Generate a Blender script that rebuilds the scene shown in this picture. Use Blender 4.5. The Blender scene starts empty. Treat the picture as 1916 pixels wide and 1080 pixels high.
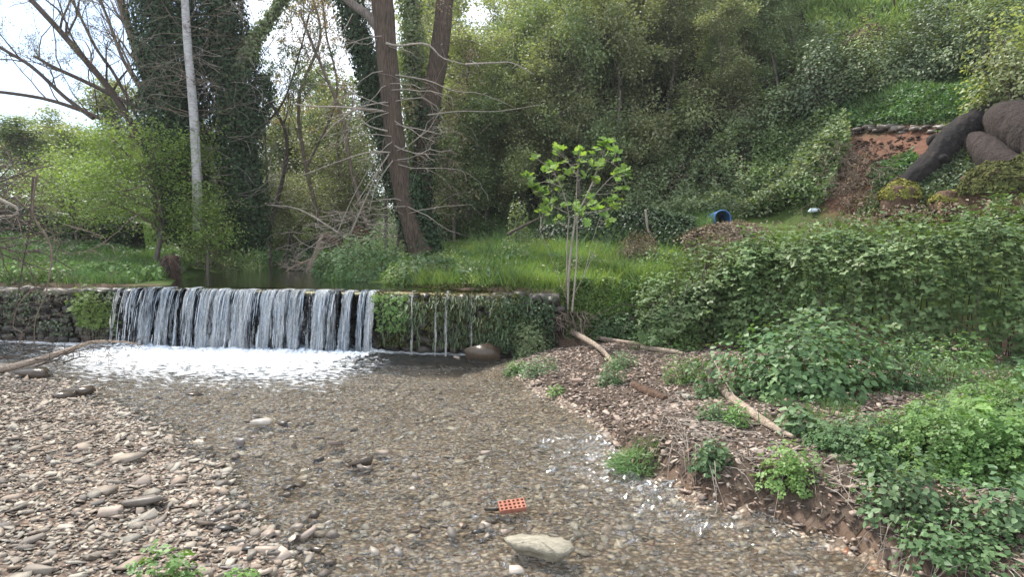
import bpy, bmesh, math, random
import numpy as np
from mathutils import Vector, Matrix
PI = math.pi
C = bpy.context.scene.collection
S = bpy.context.scene
rng = np.random.default_rng(7)
random.seed(7)

# ------------------------------------------------------------------ camera, sky, sun, exposure
FPX = 1150.0; CAMZ = 2.4; PITCH = math.atan(85 / FPX)
cd = bpy.data.cameras.new('camera'); cam = bpy.data.objects.new('camera', cd); C.objects.link(cam)
cam.location = (0, 0, CAMZ); cam.rotation_euler = (PI / 2 - PITCH, 0, 0)
cd.sensor_width = 36; cd.lens = 36 * FPX / 1916; cd.clip_start = 0.05; cd.clip_end = 2000
S.camera = cam
SUN_EL = math.radians(56); SUN_AZ = math.radians(-38)      # azimuth from +Y towards +X
W = bpy.data.worlds.new('World'); S.world = W; W.use_nodes = True
wn = W.node_tree; wn.nodes.clear()
def wnode(t): return wn.nodes.new(t)
w_out = wnode('ShaderNodeOutputWorld'); w_bg = wnode('ShaderNodeBackground'); w_sky = wnode('ShaderNodeTexSky')
w_sky.sky_type = 'NISHITA'; w_sky.sun_disc = False; w_sky.sun_elevation = SUN_EL; w_sky.sun_rotation = SUN_AZ
w_tc = wnode('ShaderNodeTexCoord'); w_map = wnode('ShaderNodeMapping'); w_no = wnode('ShaderNodeTexNoise')
w_map.inputs['Scale'].default_value = (1.0, 1.0, 2.6); w_map.inputs['Location'].default_value = (0.3, 0.12, 0.05)
w_no.inputs['Scale'].default_value = 1.7; w_no.inputs['Detail'].default_value = 7; w_no.inputs['Roughness'].default_value = 0.55
w_r = wnode('ShaderNodeValToRGB'); w_r.color_ramp.elements[0].position = 0.36; w_r.color_ramp.elements[1].position = 0.54
w_mix = wnode('ShaderNodeMixRGB'); w_mix.inputs[2].default_value = (7.0, 7.4, 8.0, 1)
wn.links.new(w_tc.outputs['Generated'], w_map.inputs[0]); wn.links.new(w_map.outputs[0], w_no.inputs['Vector'])
w_dot = wnode('ShaderNodeVectorMath'); w_dot.operation = 'DOT_PRODUCT'; w_dot.inputs[1].default_value = (-0.62, 0.75, 0.22)
w_mr = wnode('ShaderNodeMapRange'); w_mr.inputs[1].default_value = 0.93; w_mr.inputs[2].default_value = 1.0; w_mr.inputs[3].default_value = 0.0; w_mr.inputs[4].default_value = 0.5
w_sub = wnode('ShaderNodeMath'); w_sub.operation = 'SUBTRACT'
wn.links.new(w_tc.outputs['Generated'], w_dot.inputs[0]); wn.links.new(w_dot.outputs['Value'], w_mr.inputs[0])
wn.links.new(w_no.outputs['Fac'], w_sub.inputs[0]); wn.links.new(w_mr.outputs[0], w_sub.inputs[1]); wn.links.new(w_sub.outputs[0], w_r.inputs[0]); wn.links.new(w_r.outputs[0], w_mix.inputs[0])
wn.links.new(w_sky.outputs[0], w_mix.inputs[1]); wn.links.new(w_mix.outputs[0], w_bg.inputs[0])
w_bg.inputs[1].default_value = 0.12
wn.links.new(w_bg.outputs[0], w_out.inputs[0])
sl = bpy.data.lights.new('sun', 'SUN'); sl.energy = 3.2; sl.angle = math.radians(5); sl.color = (1, 0.95, 0.86)
so = bpy.data.objects.new('sun', sl); C.objects.link(so)
sd = Vector((math.sin(SUN_AZ) * math.cos(SUN_EL), math.cos(SUN_AZ) * math.cos(SUN_EL), math.sin(SUN_EL)))
so.rotation_euler = (-sd).to_track_quat('-Z', 'Y').to_euler(); so.location = sd * 60
S.view_settings.view_transform = 'Standard'; S.view_settings.look = 'None'; S.view_settings.gamma = 1
S.view_settings.use_curve_mapping = False; S.view_settings.exposure = 1.1

# ------------------------------------------------------------------ projection helpers (photo pixel -> place)
cp, sp_ = math.cos(PITCH), math.sin(PITCH)
def ray(px, py):
    a = (px - 958) / FPX; b = (540 - py) / FPX
    return np.array([a, cp + b * sp_, -sp_ + b * cp])
def on(px, py, z):
    d = ray(px, py); t = (z - CAMZ) / d[2]; return np.array([0, 0, CAMZ]) + d * t
def at(px, py, Y):
    d = ray(px, py); t = Y / d[1]; return np.array([0, 0, CAMZ]) + d * t
def project(P):
    P = np.atleast_2d(P); x = P[:, 0]; y = P[:, 1]; z = P[:, 2] - CAMZ
    dep = y * cp - z * sp_; up = y * sp_ + z * cp
    dep = np.maximum(dep, 1e-3)
    return 958 + FPX * x / dep, 540 - FPX * up / dep, dep

# ------------------------------------------------------------------ numpy noise
def _h(ix, iy, iz, s):
    n = (ix * 374761393 + iy * 668265263 + iz * 2147483647 + s * 1274126177) & 0xFFFFFFFF
    n = ((n ^ (n >> 13)) * 1274126177) & 0xFFFFFFFF
    n = ((n ^ (n >> 16)) * 2246822519) & 0xFFFFFFFF
    return ((n ^ (n >> 15)) & 0xFFFF) / 32767.5 - 1.0
def vn(x, y, z=None, seed=0):
    x = np.asarray(x, float); y = np.asarray(y, float)
    z = np.zeros_like(x) if z is None else np.asarray(z, float) + np.zeros_like(x)
    xi = np.floor(x).astype(np.int64); yi = np.floor(y).astype(np.int64); zi = np.floor(z).astype(np.int64)
    u = x - xi; v = y - yi; w = z - zi
    u = u * u * (3 - 2 * u); v = v * v * (3 - 2 * v); w = w * w * (3 - 2 * w)
    def c(a, b, d): return _h(xi + a, yi + b, zi + d, seed)
    r0 = (c(0,0,0)*(1-u)+c(1,0,0)*u)*(1-v) + (c(0,1,0)*(1-u)+c(1,1,0)*u)*v
    if not np.any(w): return r0
    r1 = (c(0,0,1)*(1-u)+c(1,0,1)*u)*(1-v) + (c(0,1,1)*(1-u)+c(1,1,1)*u)*v
    return r0*(1-w)+r1*w
def fbm(x, y, z=None, seed=0, o=4):
    s = 0; a = 1.0; t = 0
    for k in range(o):
        f = 2.03 ** k
        s = s + a * vn(np.asarray(x)*f+k*7.3, np.asarray(y)*f-k*3.1, None if z is None else np.asarray(z)*f, seed+k); t += a; a *= 0.5
    return s / t
def sst(a, b, x): 
    t = np.clip((np.asarray(x, float) - a) / (b - a), 0, 1); return t*t*(3-2*t)

# ------------------------------------------------------------------ terrain
def sdf(poly, X, Y):
    poly = np.asarray(poly, float)[:, :2]; n = len(poly)
    d = np.full(X.shape, 1e9); ins = np.zeros(X.shape, bool)
    for i in range(n):
        ax, ay = poly[i]; bx, by = poly[(i+1) % n]
        ex, ey = bx-ax, by-ay
        t = np.clip(((X-ax)*ex+(Y-ay)*ey)/(ex*ex+ey*ey+1e-12), 0, 1)
        d = np.minimum(d, (X-ax-t*ex)**2+(Y-ay-t*ey)**2)
        if ay != by:
            c = ((ay > Y) != (by > Y)) & (X < (bx-ax)*(Y-ay)/(by-ay)+ax)
            ins ^= c
    return np.sqrt(d)*np.where(ins, 1, -1)
def pxy(lst, z=0.0): return [on(a, b, z)[:2] for a, b in lst]
LEFTBAR = pxy([(0,694),(70,700),(150,735),(230,772),(300,800),(320,850),(395,880),(405,925),(425,965),(470,1000),(520,1040),(545,1100)]) + [(-1.3,2.0),(-14,2.0),(-14,9.0)]
RIGHTBANK = pxy([(1010,652),(955,690),(1020,742),(1100,778),(1150,835),(1175,868),(1255,908),(1330,950),(1440,972),(1560,1012),(1660,1062),(1760,1110)]) + [(3.4,2.5),(30,2.5),(30,14),(0.9,14)]
LIPZ = 1.36
WA = np.array([-14.5,15.35]); WB = np.array([0.75,13.05])       # weir crest line
TERR = [(-60,15.6),(-14.5,15.35),(0.75,13.05),(1.6,12.95),(3.5,13.4),(5.5,12.9),(8.6,11.3),(12,9.8),(30,7),(60,7),(60,200),(-60,200)]
POOL = [WA*0.52+WB*0.48+np.array([-1.9,0.0])] 
POOL = [(-9.2,14.45),(-0.9,13.2)] + pxy([(745,531),(690,528),(625,514),(600,503),(600,497)], LIPZ) + [(-9.5,34),(-11.5,44),(-15,44),(-12.5,34)] + pxy([(490,501),(420,508),(330,524),(322,533)], LIPZ)
HILL = [(22,8),(13,11.8),(10.2,13.6),(8.8,16.5),(7.6,21),(1.0,25),(-3.4,27),(-6,36),(-5,60),(0,200),(80,200),(80,8)]
def hfun(X, Y):
    X = np.asarray(X, float); Y = np.asarray(Y, float)
    n1 = fbm(X*0.8, Y*0.8, seed=3); n2 = fbm(X*3.1, Y*3.1, seed=9, o=3)
    dw = (Y - (15.35 + (X+14.5)*(-2.3/15.25)))                   # beyond weir line
    depth = -0.07 - 0.05*(n1+0.4) - 0.40*sst(-3.6,-1.2,dw)*sst(-3.0,-7.0,X*1.0) - 0.25*sst(-3.4,-1.0,dw)
    dL = sdf(LEFTBAR, X, Y)-.22; dR = sdf(RIGHTBANK, X, Y)
    zl = np.where(dL > 0, 0.30*(1-np.exp(-np.maximum(dL,0)/3.6)) , np.maximum(dL*0.09, -3)) + 0.02*n2 
    st = sst(8.2, 7.0, Y)
    w = 0.75*(1-st) + 0.16*st; hh = 0.24*(1-st)+0.33*st
    zr = np.where(dR > 0, hh*(1-np.exp(-np.maximum(dR,0)/w)) + 0.05*np.maximum(dR,0), np.maximum(dR*0.30, -3)) + 0.035*n2*sst(0,0.4,dR)+0.01
    zr = zr + 0.05*n1*sst(0.5,2,dR)
    low = np.maximum(np.maximum(zl, zr), depth+0.012*n2)
    dT = sdf(TERR, X, Y); dP = sdf(POOL, X, Y)
    slope = 0.15 + 0.17*sst(3, 8, X)
    zt = 1.40 + slope*np.maximum(dT-1.2, 0)*np.where(dT > 30, 0, 1) + slope*np.where(dT > 30, 28.8, 0)
    zt = np.minimum(zt, 1.385 + 0.05*sst(0,0.4,-dP) + 0.13*np.maximum(-dP-0.3, 0) + np.where(X > 1, 6, 0)*sst(1,4,X)) + 0.06*n1 + 0.03*n2
    zt = zt + 1.2*sst(24.3, 24.7, Y)*sst(-14.5, -16.5, X)
    zt = np.where(dP > -0.25, np.minimum(zt, 1.40 - 0.55*sst(-0.25, 1.2, dP)), zt)
    dH = sdf(HILL, X, Y); d = np.maximum(dH, 0)
    bench = np.where(d < 4.3, d*0.74, np.where(d < 6.6, 3.18+(d-4.3)*0.08, 3.37+(d-6.6)*0.52))
    plain = 0.50*d
    k = sst(5.5, 8.5, X)
    cap = 26*(1-np.exp(-(bench*k+plain*(1-k))/26))
    zt = zt + cap + 0.35*n1*sst(1, 6, d)
    wdt = 0.25 + 1.0*sst(0.9, 3.5, X)
    e = sst(0.12, 0.12+wdt, dT + 0.12*n1*sst(0.9,2,X))
    return low*(1-e) + zt*e
_c = {}
def hz(x, y): return float(hfun(np.array([x]), np.array([y]))[0])
def gh(px, py, tmax=60):
    d = ray(px, py); t = np.concatenate([np.linspace(3, 25, 500), np.linspace(25.1, tmax, 300)])
    P = np.array([0,0,CAMZ])+t[:,None]*d; h = hfun(P[:,0], P[:,1]); k = np.argmax(P[:,2] < h)
    if P[k,2] >= h[k]: k = len(t)-1
    p = P[k].copy(); p[2] = h[k]; return p
def gp(px, Y): 
    """ground point under picture column px at distance Y"""
    x = (px-958)/FPX*Y*cp; return np.array([x, Y, hz(x, Y)])

# ------------------------------------------------------------------ mesh / object helpers
def mk(name, V, faces, mat=None, smooth=False):
    V = np.asarray(V, np.float32); me = bpy.data.meshes.new(name)
    if not isinstance(faces, list): faces = [faces]
    faces = [np.asarray(f, np.int32) for f in faces if len(f)]
    me.vertices.add(len(V)); me.vertices.foreach_set('co', V.ravel())
    nl = sum(f.size for f in faces); npoly = sum(len(f) for f in faces)
    me.loops.add(nl); me.loops.foreach_set('vertex_index', np.concatenate([f.ravel() for f in faces]))
    me.polygons.add(npoly)
    tot = np.concatenate([np.full(len(f), f.shape[1], np.int32) for f in faces])
    st = np.concatenate([[0], np.cumsum(tot)[:-1]]).astype(np.int32)
    me.polygons.foreach_set('loop_start', st); me.polygons.foreach_set('loop_total', tot)
    if smooth: me.polygons.foreach_set('use_smooth', np.ones(npoly, bool))
    me.update(calc_edges=True)
    if mat: me.materials.append(mat)
    return me
def link(name, me, parent=None, loc=None, kind=None, label=None, cat=None, group=None):
    o = bpy.data.objects.new(name, me); C.objects.link(o)
    if parent is not None: o.parent = parent
    if loc is not None: o.location = loc
    if kind: o['kind'] = kind
    if label: o['label'] = label
    if cat: o['category'] = cat
    if group: o['group'] = group
    return o
def thing(name, label, cat, loc=(0,0,0), group=None):
    return link(name, None, loc=tuple(float(v) for v in loc), label=label, cat=cat, group=group)
def part(name, V, faces, mat, parent, smooth=False, kind=None, label=None):
    """world-space vertices, stored relative to an unrotated parent"""
    V = np.asarray(V, float)
    off = np.zeros(3); p = parent
    while p is not None: off = off + np.array(p.location); p = p.parent
    return link(name, mk(name, V-off, faces, mat, smooth), parent, kind=kind, label=label)
def solo(name, V, faces, mat, label, cat, smooth=False, group=None, kind=None):
    V = np.asarray(V, float); b = np.array([V[:,0].mean(), V[:,1].mean(), V[:,2].min()])
    return link(name, mk(name, V-b, faces, mat, smooth), loc=tuple(b), label=label, cat=cat, group=group, kind=kind)
class MB:
    def __init__(s): s.V = []; s.T = []; s.Q = []; s.n = 0
    def add(s, V, T=None, Q=None):
        V = np.asarray(V, float)
        if T is not None and len(T): s.T.append(np.asarray(T)+s.n)
        if Q is not None and len(Q): s.Q.append(np.asarray(Q)+s.n)
        s.V.append(V); s.n += len(V)
    def data(s):
        V = np.concatenate(s.V); f = []
        if s.T: f.append(np.concatenate(s.T))
        if s.Q: f.append(np.concatenate(s.Q))
        return V, f
def nrm(v):
    v = np.asarray(v, float); return v/np.maximum(np.linalg.norm(v, axis=-1, keepdims=True), 1e-9)
def spline(P, n):
    P = np.asarray(P, float); m = len(P)
    if m == 2: return P[0]+(P[1]-P[0])*np.linspace(0,1,n)[:,None]
    t = np.linspace(0, m-1, n); i = np.clip(np.floor(t).astype(int), 0, m-2); u = (t-i)[:,None]
    p0 = P[np.maximum(i-1,0)]; p1 = P[i]; p2 = P[i+1]; p3 = P[np.minimum(i+2,m-1)]
    return 0.5*((2*p1)+(p2-p0)*u+(2*p0-5*p1+4*p2-p3)*u*u+(3*p1-p0-3*p2+p3)*u**3)
def tube(mb, P, R, sides=5, cap=True, rough=0.0, ridge=None):
    P = np.asarray(P, float); n = len(P); R = np.broadcast_to(np.asarray(R, float), (n,))
    T = nrm(np.gradient(P, axis=0)); ref = np.array([0,0,1.0]) if abs(T[0][2]) < 0.8 else np.array([1.0,0,0])
    A = nrm(np.cross(T, ref)); B = np.cross(T, A)
    th = np.linspace(0, 2*PI, sides, endpoint=False)
    rr = np.ones((n, sides))
    if rough: rr = rr + rough*rng.uniform(-1,1,(n,sides))
    if ridge is not None: rr = rr + ridge(np.arange(n)[:,None], th[None,:], P)
    V = P[:,None,:] + R[:,None,None]*rr[:,:,None]*(np.cos(th)[None,:,None]*A[:,None,:]+np.sin(th)[None,:,None]*B[:,None,:])
    V = V.reshape(-1,3)
    i = np.arange(n-1)[:,None]*sides; j = np.arange(sides)[None,:]; k = (j+1) % sides
    Q = np.stack([i+j, i+k, i+sides+k, i+sides+j], -1).reshape(-1,4)
    Tt = None
    if cap and sides >= 3:
        V = np.vstack([V, P[0], P[-1]]); a = n*sides
        jj = np.arange(sides); kk = (jj+1) % sides
        Tt = np.vstack([np.stack([np.full(sides,a), kk, jj], 1), np.stack([np.full(sides,a+1), (n-1)*sides+jj, (n-1)*sides+kk], 1)])
    mb.add(V, Tt, Q)

# ------------------------------------------------------------------ leaves
L2 = (np.array([[0,0,0],[-.33,.48,.10],[0,1,-.05],[.33,.48,.10]]), np.array([[0,2,1],[0,3,2]]))
L4 = (np.array([[0,0,0],[-.32,.36,.07],[.32,.36,.07],[0,.5,0],[0,1,-.12]]), np.array([[0,3,1],[1,3,4],[0,2,3],[3,2,4]]))
def comb(tpl, places):
    V = []; T = []; n = 0
    for (x, y, ang, s) in places:
        c, q = math.cos(ang), math.sin(ang); v = tpl[0].copy()*s
        w = v.copy(); w[:,0] = v[:,0]*c + v[:,1]*q + x; w[:,1] = -v[:,0]*q + v[:,1]*c + y
        V.append(w); T.append(tpl[1]+n); n += len(v)
    return np.vstack(V), np.vstack(T)
TRI = comb(L4, [(0,.35,0,.68),(-.03,.3,-1.15,.55),(.03,.3,1.15,.55)])
TRIw = comb((L4[0]*np.array([1.35,1,1]), L4[1]), [(0,.35,0,.68),(-.03,.3,-1.15,.55),(.03,.3,1.15,.55)])
PIN = comb((L2[0]*np.array([1.25,1,1]), L2[1]), [(0,.66,0,.36),(0,.62,-.9,.34),(0,.62,.9,.34),(0,.3,-1.15,.40),(0,.3,1.15,.40)])
def oval():
    S_ = [(0,0),(0,.33),(0,.66),(0,1)]; O = [(.27,.16),(.35,.42),(.22,.73)]
    V = [(x,y,-.14*y*y) for x,y in S_]+[(-x,y,.07-.14*y*y) for x,y in O]+[(x,y,.07-.14*y*y) for x,y in O]
    T = [(0,1,4),(1,5,4),(1,2,5),(2,6,5),(2,3,6)]; T += [(a, c+3 if c > 3 else c, b+3 if b > 3 else b) for a,b,c in T]
    return np.array(V, float), np.array(T)
WIDE = oval()
LONG = (L4[0]*np.array([.62,1,1.0]), L4[1])
BLADE = (np.array([[-.5,0,0],[.5,0,0],[-.36,.55,.10],[.36,.55,.10],[0,1,.42]]), np.array([[0,1,3],[0,3,2],[2,3,4]]))
def figtpl():
    o = [(0,0),(.22,.02),(.42,.12),(.36,.34),(.60,.52),(.44,.62),(.26,.60),(.24,.86),(.0,1.05)]
    o += [(-x, y) for x, y in o[::-1][1:-1]]
    V = [(0,.42,-.06)] + [(x, y, .14*abs(x)+.05*math.sin(9*y)) for x, y in o]
    n = len(o); T = [(0, 1+i, 1+(i+1) % n) for i in range(n)]
    return np.array(V, float), np.array(T)
FIG = figtpl()
def leaves(P, N, A, size, tpl, wid=1.0):
    P = np.asarray(P, float); n = len(P); N = nrm(N); A = np.asarray(A, float)
    A = nrm(A-N*(A*N).sum(1, keepdims=True)); B = np.cross(A, N)
    V0, T0 = tpl; size = np.broadcast_to(size, (n,))[:,None,None]; wid = np.broadcast_to(wid, (n,))[:,None,None]
    V = P[:,None,:]+size*(V0[None,:,0:1]*wid*B[:,None,:]+V0[None,:,1:2]*A[:,None,:]+V0[None,:,2:3]*N[:,None,:])
    T = T0[None]+(np.arange(n)*len(V0))[:,None,None]
    return V.reshape(-1,3), T.reshape(-1,3)
LOWTPL = {'wide': (L4[0]*np.array([1.35,1,1.1]), L4[1]), 'triw': comb((L2[0]*np.array([1.25,1,1]), L2[1]), [(0,.35,0,.68),(-.03,.3,-1.15,.55),(.03,.3,1.15,.55)]), 'l4': (L2[0]*np.array([1.2,1,1]), L2[1])}
def rdir(n): return nrm(rng.normal(size=(n,3)))
_leafcache = {}
def leafmesh(tpl, mat, key):
    k = (key, mat.name)
    if k not in _leafcache: _leafcache[k] = mk('leaf', tpl[0], tpl[1], mat)
    return _leafcache[k]
def foliage(parent, P, N, A, size, tpl, key, mat, singles=0, partname='leaf'):
    """`singles` leaves that show largest become parts of their own, the rest one stuff part"""
    P = np.asarray(P, float); n = len(P); size = np.broadcast_to(size, (n,)).copy()
    off = np.array(parent.location)
    if singles:
        px, py, dep = project(P); face = np.abs((nrm(N)*nrm(P-np.array([0,0,CAMZ]))).sum(1))
        sc = size/dep*(0.4+face)*((px > -20) & (px < 1940) & (py > -20) & (py < 1100)) - 0.02*(dep-dep.min())
        idx = np.argsort(-sc)[:singles]; me = leafmesh(tpl, mat, key)
        Nn = nrm(N[idx]); Aa = A[idx]; Aa = nrm(Aa-Nn*(Aa*Nn).sum(1, keepdims=True)); Bb = np.cross(Aa, Nn)
        for j, i in enumerate(idx):
            o = bpy.data.objects.new(partname, me); C.objects.link(o); o.parent = parent
            s = size[i]
            M = Matrix(((Bb[j,0]*s, Aa[j,0]*s, Nn[j,0]*s, P[i,0]-off[0]), (Bb[j,1]*s, Aa[j,1]*s, Nn[j,1]*s, P[i,1]-off[1]), (Bb[j,2]*s, Aa[j,2]*s, Nn[j,2]*s, P[i,2]-off[2]), (0,0,0,1)))
            o.matrix_basis = M
        keep = np.ones(n, bool); keep[idx] = False
        P, N, A, size = P[keep], N[keep], A[keep], size[keep]
    tpl = LOWTPL.get(key, tpl)
    if len(P):
        V, T = leaves(P, N, A, size, tpl)
        part('foliage', V, T, mat, parent, kind='stuff')

# ------------------------------------------------------------------ materials
def nt(name):
    m = bpy.data.materials.new(name); m.use_nodes = True; t = m.node_tree; t.nodes.clear()
    out = t.nodes.new('ShaderNodeOutputMaterial'); return m, t, out
def N_(t, k, **kw):
    n = t.nodes.new(k)
    for a, b in kw.items(): setattr(n, a, b)
    return n
def ramp(t, stops, fac=None, interp='LINEAR'):
    r = N_(t, 'ShaderNodeValToRGB'); e = r.color_ramp; e.interpolation = interp
    while len(e.elements) < len(stops): e.elements.new(0.5)
    for el, (p, c) in zip(e.elements, stops): el.position = p; el.color = (*c, 1) if len(c) == 3 else c
    if fac is not None: t.links.new(fac, r.inputs[0])
    return r.outputs[0]
def noise(t, vec, scale, detail=4, rough=0.5, dist=0.0):
    n = N_(t, 'ShaderNodeTexNoise'); n.inputs['Scale'].default_value = scale; n.inputs['Detail'].default_value = detail
    n.inputs['Roughness'].default_value = rough; n.inputs['Distortion'].default_value = dist
    if vec is not None: t.links.new(vec, n.inputs['Vector'])
    return n.outputs['Fac']
def mp(t, vec, scale, rot=(0,0,0)):
    m = N_(t, 'ShaderNodeMapping'); m.inputs['Scale'].default_value = scale; m.inputs['Rotation'].default_value = rot
    t.links.new(vec, m.inputs[0]); return m.outputs[0]
def mixc(t, f, a, b, mode='MIX'):
    m = N_(t, 'ShaderNodeMixRGB', blend_type=mode)
    for i, v in ((0, f), (1, a), (2, b)):
        if hasattr(v, 'links') or isinstance(v, bpy.types.NodeSocket): t.links.new(v, m.inputs[i])
        elif i == 0: m.inputs[0].default_value = v
        else: m.inputs[i].default_value = (*v, 1)
    return m.outputs[0]
def mth(t, op, a, b=None):
    m = N_(t, 'ShaderNodeMath', operation=op)
    for i, v in ((0, a), (1, b)):
        if v is None: continue
        if isinstance(v, bpy.types.NodeSocket): t.links.new(v, m.inputs[i])
        else: m.inputs[i].default_value = v
    return m.outputs[0]
def bump(t, h, strength, dist=0.02):
    b = N_(t, 'ShaderNodeBump'); b.inputs['Strength'].default_value = strength; b.inputs['Distance'].default_value = dist
    t.links.new(h, b.inputs['Height']); return b.outputs[0]
def pos(t): return N_(t, 'ShaderNodeNewGeometry').outputs['Position']
def objc(t): return N_(t, 'ShaderNodeTexCoord').outputs['Object']
def rnd(t):
    g = N_(t, 'ShaderNodeNewGeometry').outputs['Random Per Island']; o = N_(t, 'ShaderNodeObjectInfo').outputs['Random']
    return mth(t, 'FRACT', mth(t, 'ADD', g, o))
def princ(t, out, col, rough=0.8, normal=None, spec=0.3):
    p = N_(t, 'ShaderNodeBsdfPrincipled')
    if isinstance(col, bpy.types.NodeSocket): t.links.new(col, p.inputs['Base Color'])
    else: p.inputs['Base Color'].default_value = (*col, 1)
    if isinstance(rough, bpy.types.NodeSocket): t.links.new(rough, p.inputs['Roughness'])
    else: p.inputs['Roughness'].default_value = rough
    p.inputs['Specular IOR Level'].default_value = spec
    if normal is not None: t.links.new(normal, p.inputs['Normal'])
    if out is not None: t.links.new(p.outputs[0], out.inputs[0])
    return p
GREY = .30
def leafmat(name, cols, rough=0.5, trans=0.3, spec=0.35, objvar=0.25):
    cols = [tuple(v*(1-GREY)+GREY*(.3*c_[0]+.6*c_[1]+.1*c_[2])*k_ for v, k_ in zip(c_, (1.05,1.0,.82))) for c_ in cols]
    m, t, out = nt(name); n = len(cols)
    c = ramp(t, [(i/(n-1) if n > 1 else 0, col) for i, col in enumerate(cols)], rnd(t))
    f = noise(t, pos(t), 0.9, 3)
    hsv = N_(t, 'ShaderNodeHueSaturation'); t.links.new(c, hsv.inputs['Color'])
    t.links.new(mth(t, 'ADD', mth(t, 'MULTIPLY', f, 1.5), 0.25), hsv.inputs['Value'])
    t.links.new(mth(t, 'ADD', mth(t, 'MULTIPLY', noise(t, pos(t), 2.3, 2), 0.06), 0.47), hsv.inputs['Hue'])
    c = hsv.outputs[0]
    p = princ(t, None, c, rough, spec=spec)
    tr = N_(t, 'ShaderNodeBsdfTranslucent'); c2 = mixc(t, 1.0, c, (1.25,1.3,.5), 'MULTIPLY'); t.links.new(c2, tr.inputs[0])
    mx = N_(t, 'ShaderNodeMixShader'); mx.inputs[0].default_value = trans
    t.links.new(p.outputs[0], mx.inputs[1]); t.links.new(tr.outputs[0], mx.inputs[2]); t.links.new(mx.outputs[0], out.inputs[0])
    return m
def barkmat(name, c1, c2, scale=(9,9,1.6), b=0.7, moss=0.0, lich=None):
    m, t, out = nt(name); v = mp(t, pos(t), scale)
    f = noise(t, v, 2.2, 6, 0.65, 0.4); c = ramp(t, [(0.32, c1), (0.68, c2)], f)
    if lich: c = mixc(t, ramp(t, [(0.55,(0,0,0)),(0.66,(1,1,1))], noise(t, pos(t), 3.1, 5, .7)), c, lich)
    if moss: c = mixc(t, ramp(t, [(1-moss-.08,(0,0,0)),(1-moss+.08,(1,1,1))], noise(t, pos(t), 1.7, 4)), c, (.05,.07,.015))
    princ(t, out, c, 0.9, bump(t, f, b, 0.03)); return m
M = {}
GREY = .38
M['leaf_light'] = leafmat('leaf_light', [(.19,.26,.085),(.27,.34,.11),(.36,.41,.17)], trans=.35)
GREY = .2
M['leaf_elm'] = leafmat('leaf_elm', [(.15,.25,.05),(.21,.33,.07),(.30,.41,.12)], trans=.4)
GREY = .28
M['leaf_mid'] = leafmat('leaf_mid', [(.12,.19,.075),(.18,.26,.10),(.27,.34,.16)], trans=.3)
M['leaf_olive'] = leafmat('leaf_olive', [(.155,.19,.085),(.22,.255,.11),(.32,.345,.18)], trans=.3)
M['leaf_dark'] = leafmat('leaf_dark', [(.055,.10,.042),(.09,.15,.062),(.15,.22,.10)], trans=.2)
GREY = .22
M['ivy'] = leafmat('ivy', [(.018,.045,.016),(.03,.07,.024),(.055,.10,.035)], rough=.5, trans=.12, spec=.25)
M['bramble'] = leafmat('bramble', [(.06,.12,.03),(.10,.18,.045),(.18,.28,.09)], rough=.5, trans=.2, spec=.28)
M['nettle'] = leafmat('nettle', [(.06,.14,.045),(.09,.20,.06),(.13,.26,.085)], rough=.5, trans=.25)
M['mint'] = leafmat('mint', [(.06,.135,.045),(.10,.20,.07),(.15,.26,.10)], rough=.5, trans=.2)
M['parsley'] = leafmat('parsley', [(.09,.20,.035),(.13,.27,.05),(.18,.33,.07)], rough=.5, trans=.3)
M['fig'] = leafmat('fig', [(.13,.26,.035),(.20,.35,.05),(.27,.42,.08)], rough=.65, trans=.4, spec=.12)
M['grass'] = leafmat('grass', [(.10,.20,.03),(.16,.28,.04),(.24,.34,.07)], trans=.35)
M['grass_cool'] = leafmat('grass_cool', [(.07,.16,.04),(.11,.23,.06),(.16,.28,.08)], trans=.3)
M['dead'] = leafmat('dead', [(.13,.085,.06),(.20,.145,.10),(.32,.25,.19)], rough=.8, trans=.15, spec=.1)
M['orange'] = leafmat('orange', [(.30,.17,.08),(.36,.23,.11),(.24,.17,.11)], rough=.7, trans=.4, spec=.1)
M['bud'] = leafmat('bud', [(.16,.12,.12),(.24,.18,.17),(.20,.20,.12)], rough=.8, trans=.3, spec=.1)
M['moss'] = leafmat('moss', [(.045,.055,.015),(.075,.085,.022),(.11,.12,.03)], rough=.9, trans=.1, spec=.05)
M['moss_yellow'] = leafmat('moss_yellow', [(.10,.105,.015),(.17,.165,.022),(.25,.23,.035)], rough=.9, trans=.1, spec=.05)
M['twig'] = barkmat('twig', (.10,.075,.055), (.24,.19,.15), b=.3)
M['twig_pale'] = barkmat('twig_pale', (.20,.17,.14), (.40,.35,.30), b=.3)
M['twig_dark'] = barkmat('twig_dark', (.045,.033,.028), (.11,.085,.07), b=.3)
M['bark'] = barkmat('bark', (.02,.014,.011), (.15,.11,.082), scale=(20,20,1.4), b=1.0)
M['bark_grey'] = barkmat('bark_grey', (.08,.065,.055), (.22,.19,.165), scale=(12,12,1.8), b=.8, moss=.12)
M['bark_white'] = barkmat('bark_white', (.26,.25,.25), (.50,.49,.48), scale=(3,3,9), b=.3, lich=(.16,.15,.14))
M['driftwood'] = barkmat('driftwood', (.16,.11,.08), (.46,.38,.30), scale=(11,11,11), b=.6)
M['log_dark'] = barkmat('log_dark', (.007,.006,.006), (.03,.025,.024), scale=(7,7,7), b=1.4, lich=(.045,.034,.028))
M['log_brown'] = barkmat('log_brown', (.016,.012,.011), (.065,.047,.04), scale=(9,9,9), b=1.5)
M['root'] = barkmat('root', (.045,.026,.017), (.15,.09,.06), scale=(9,9,9), b=.9)

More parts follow.
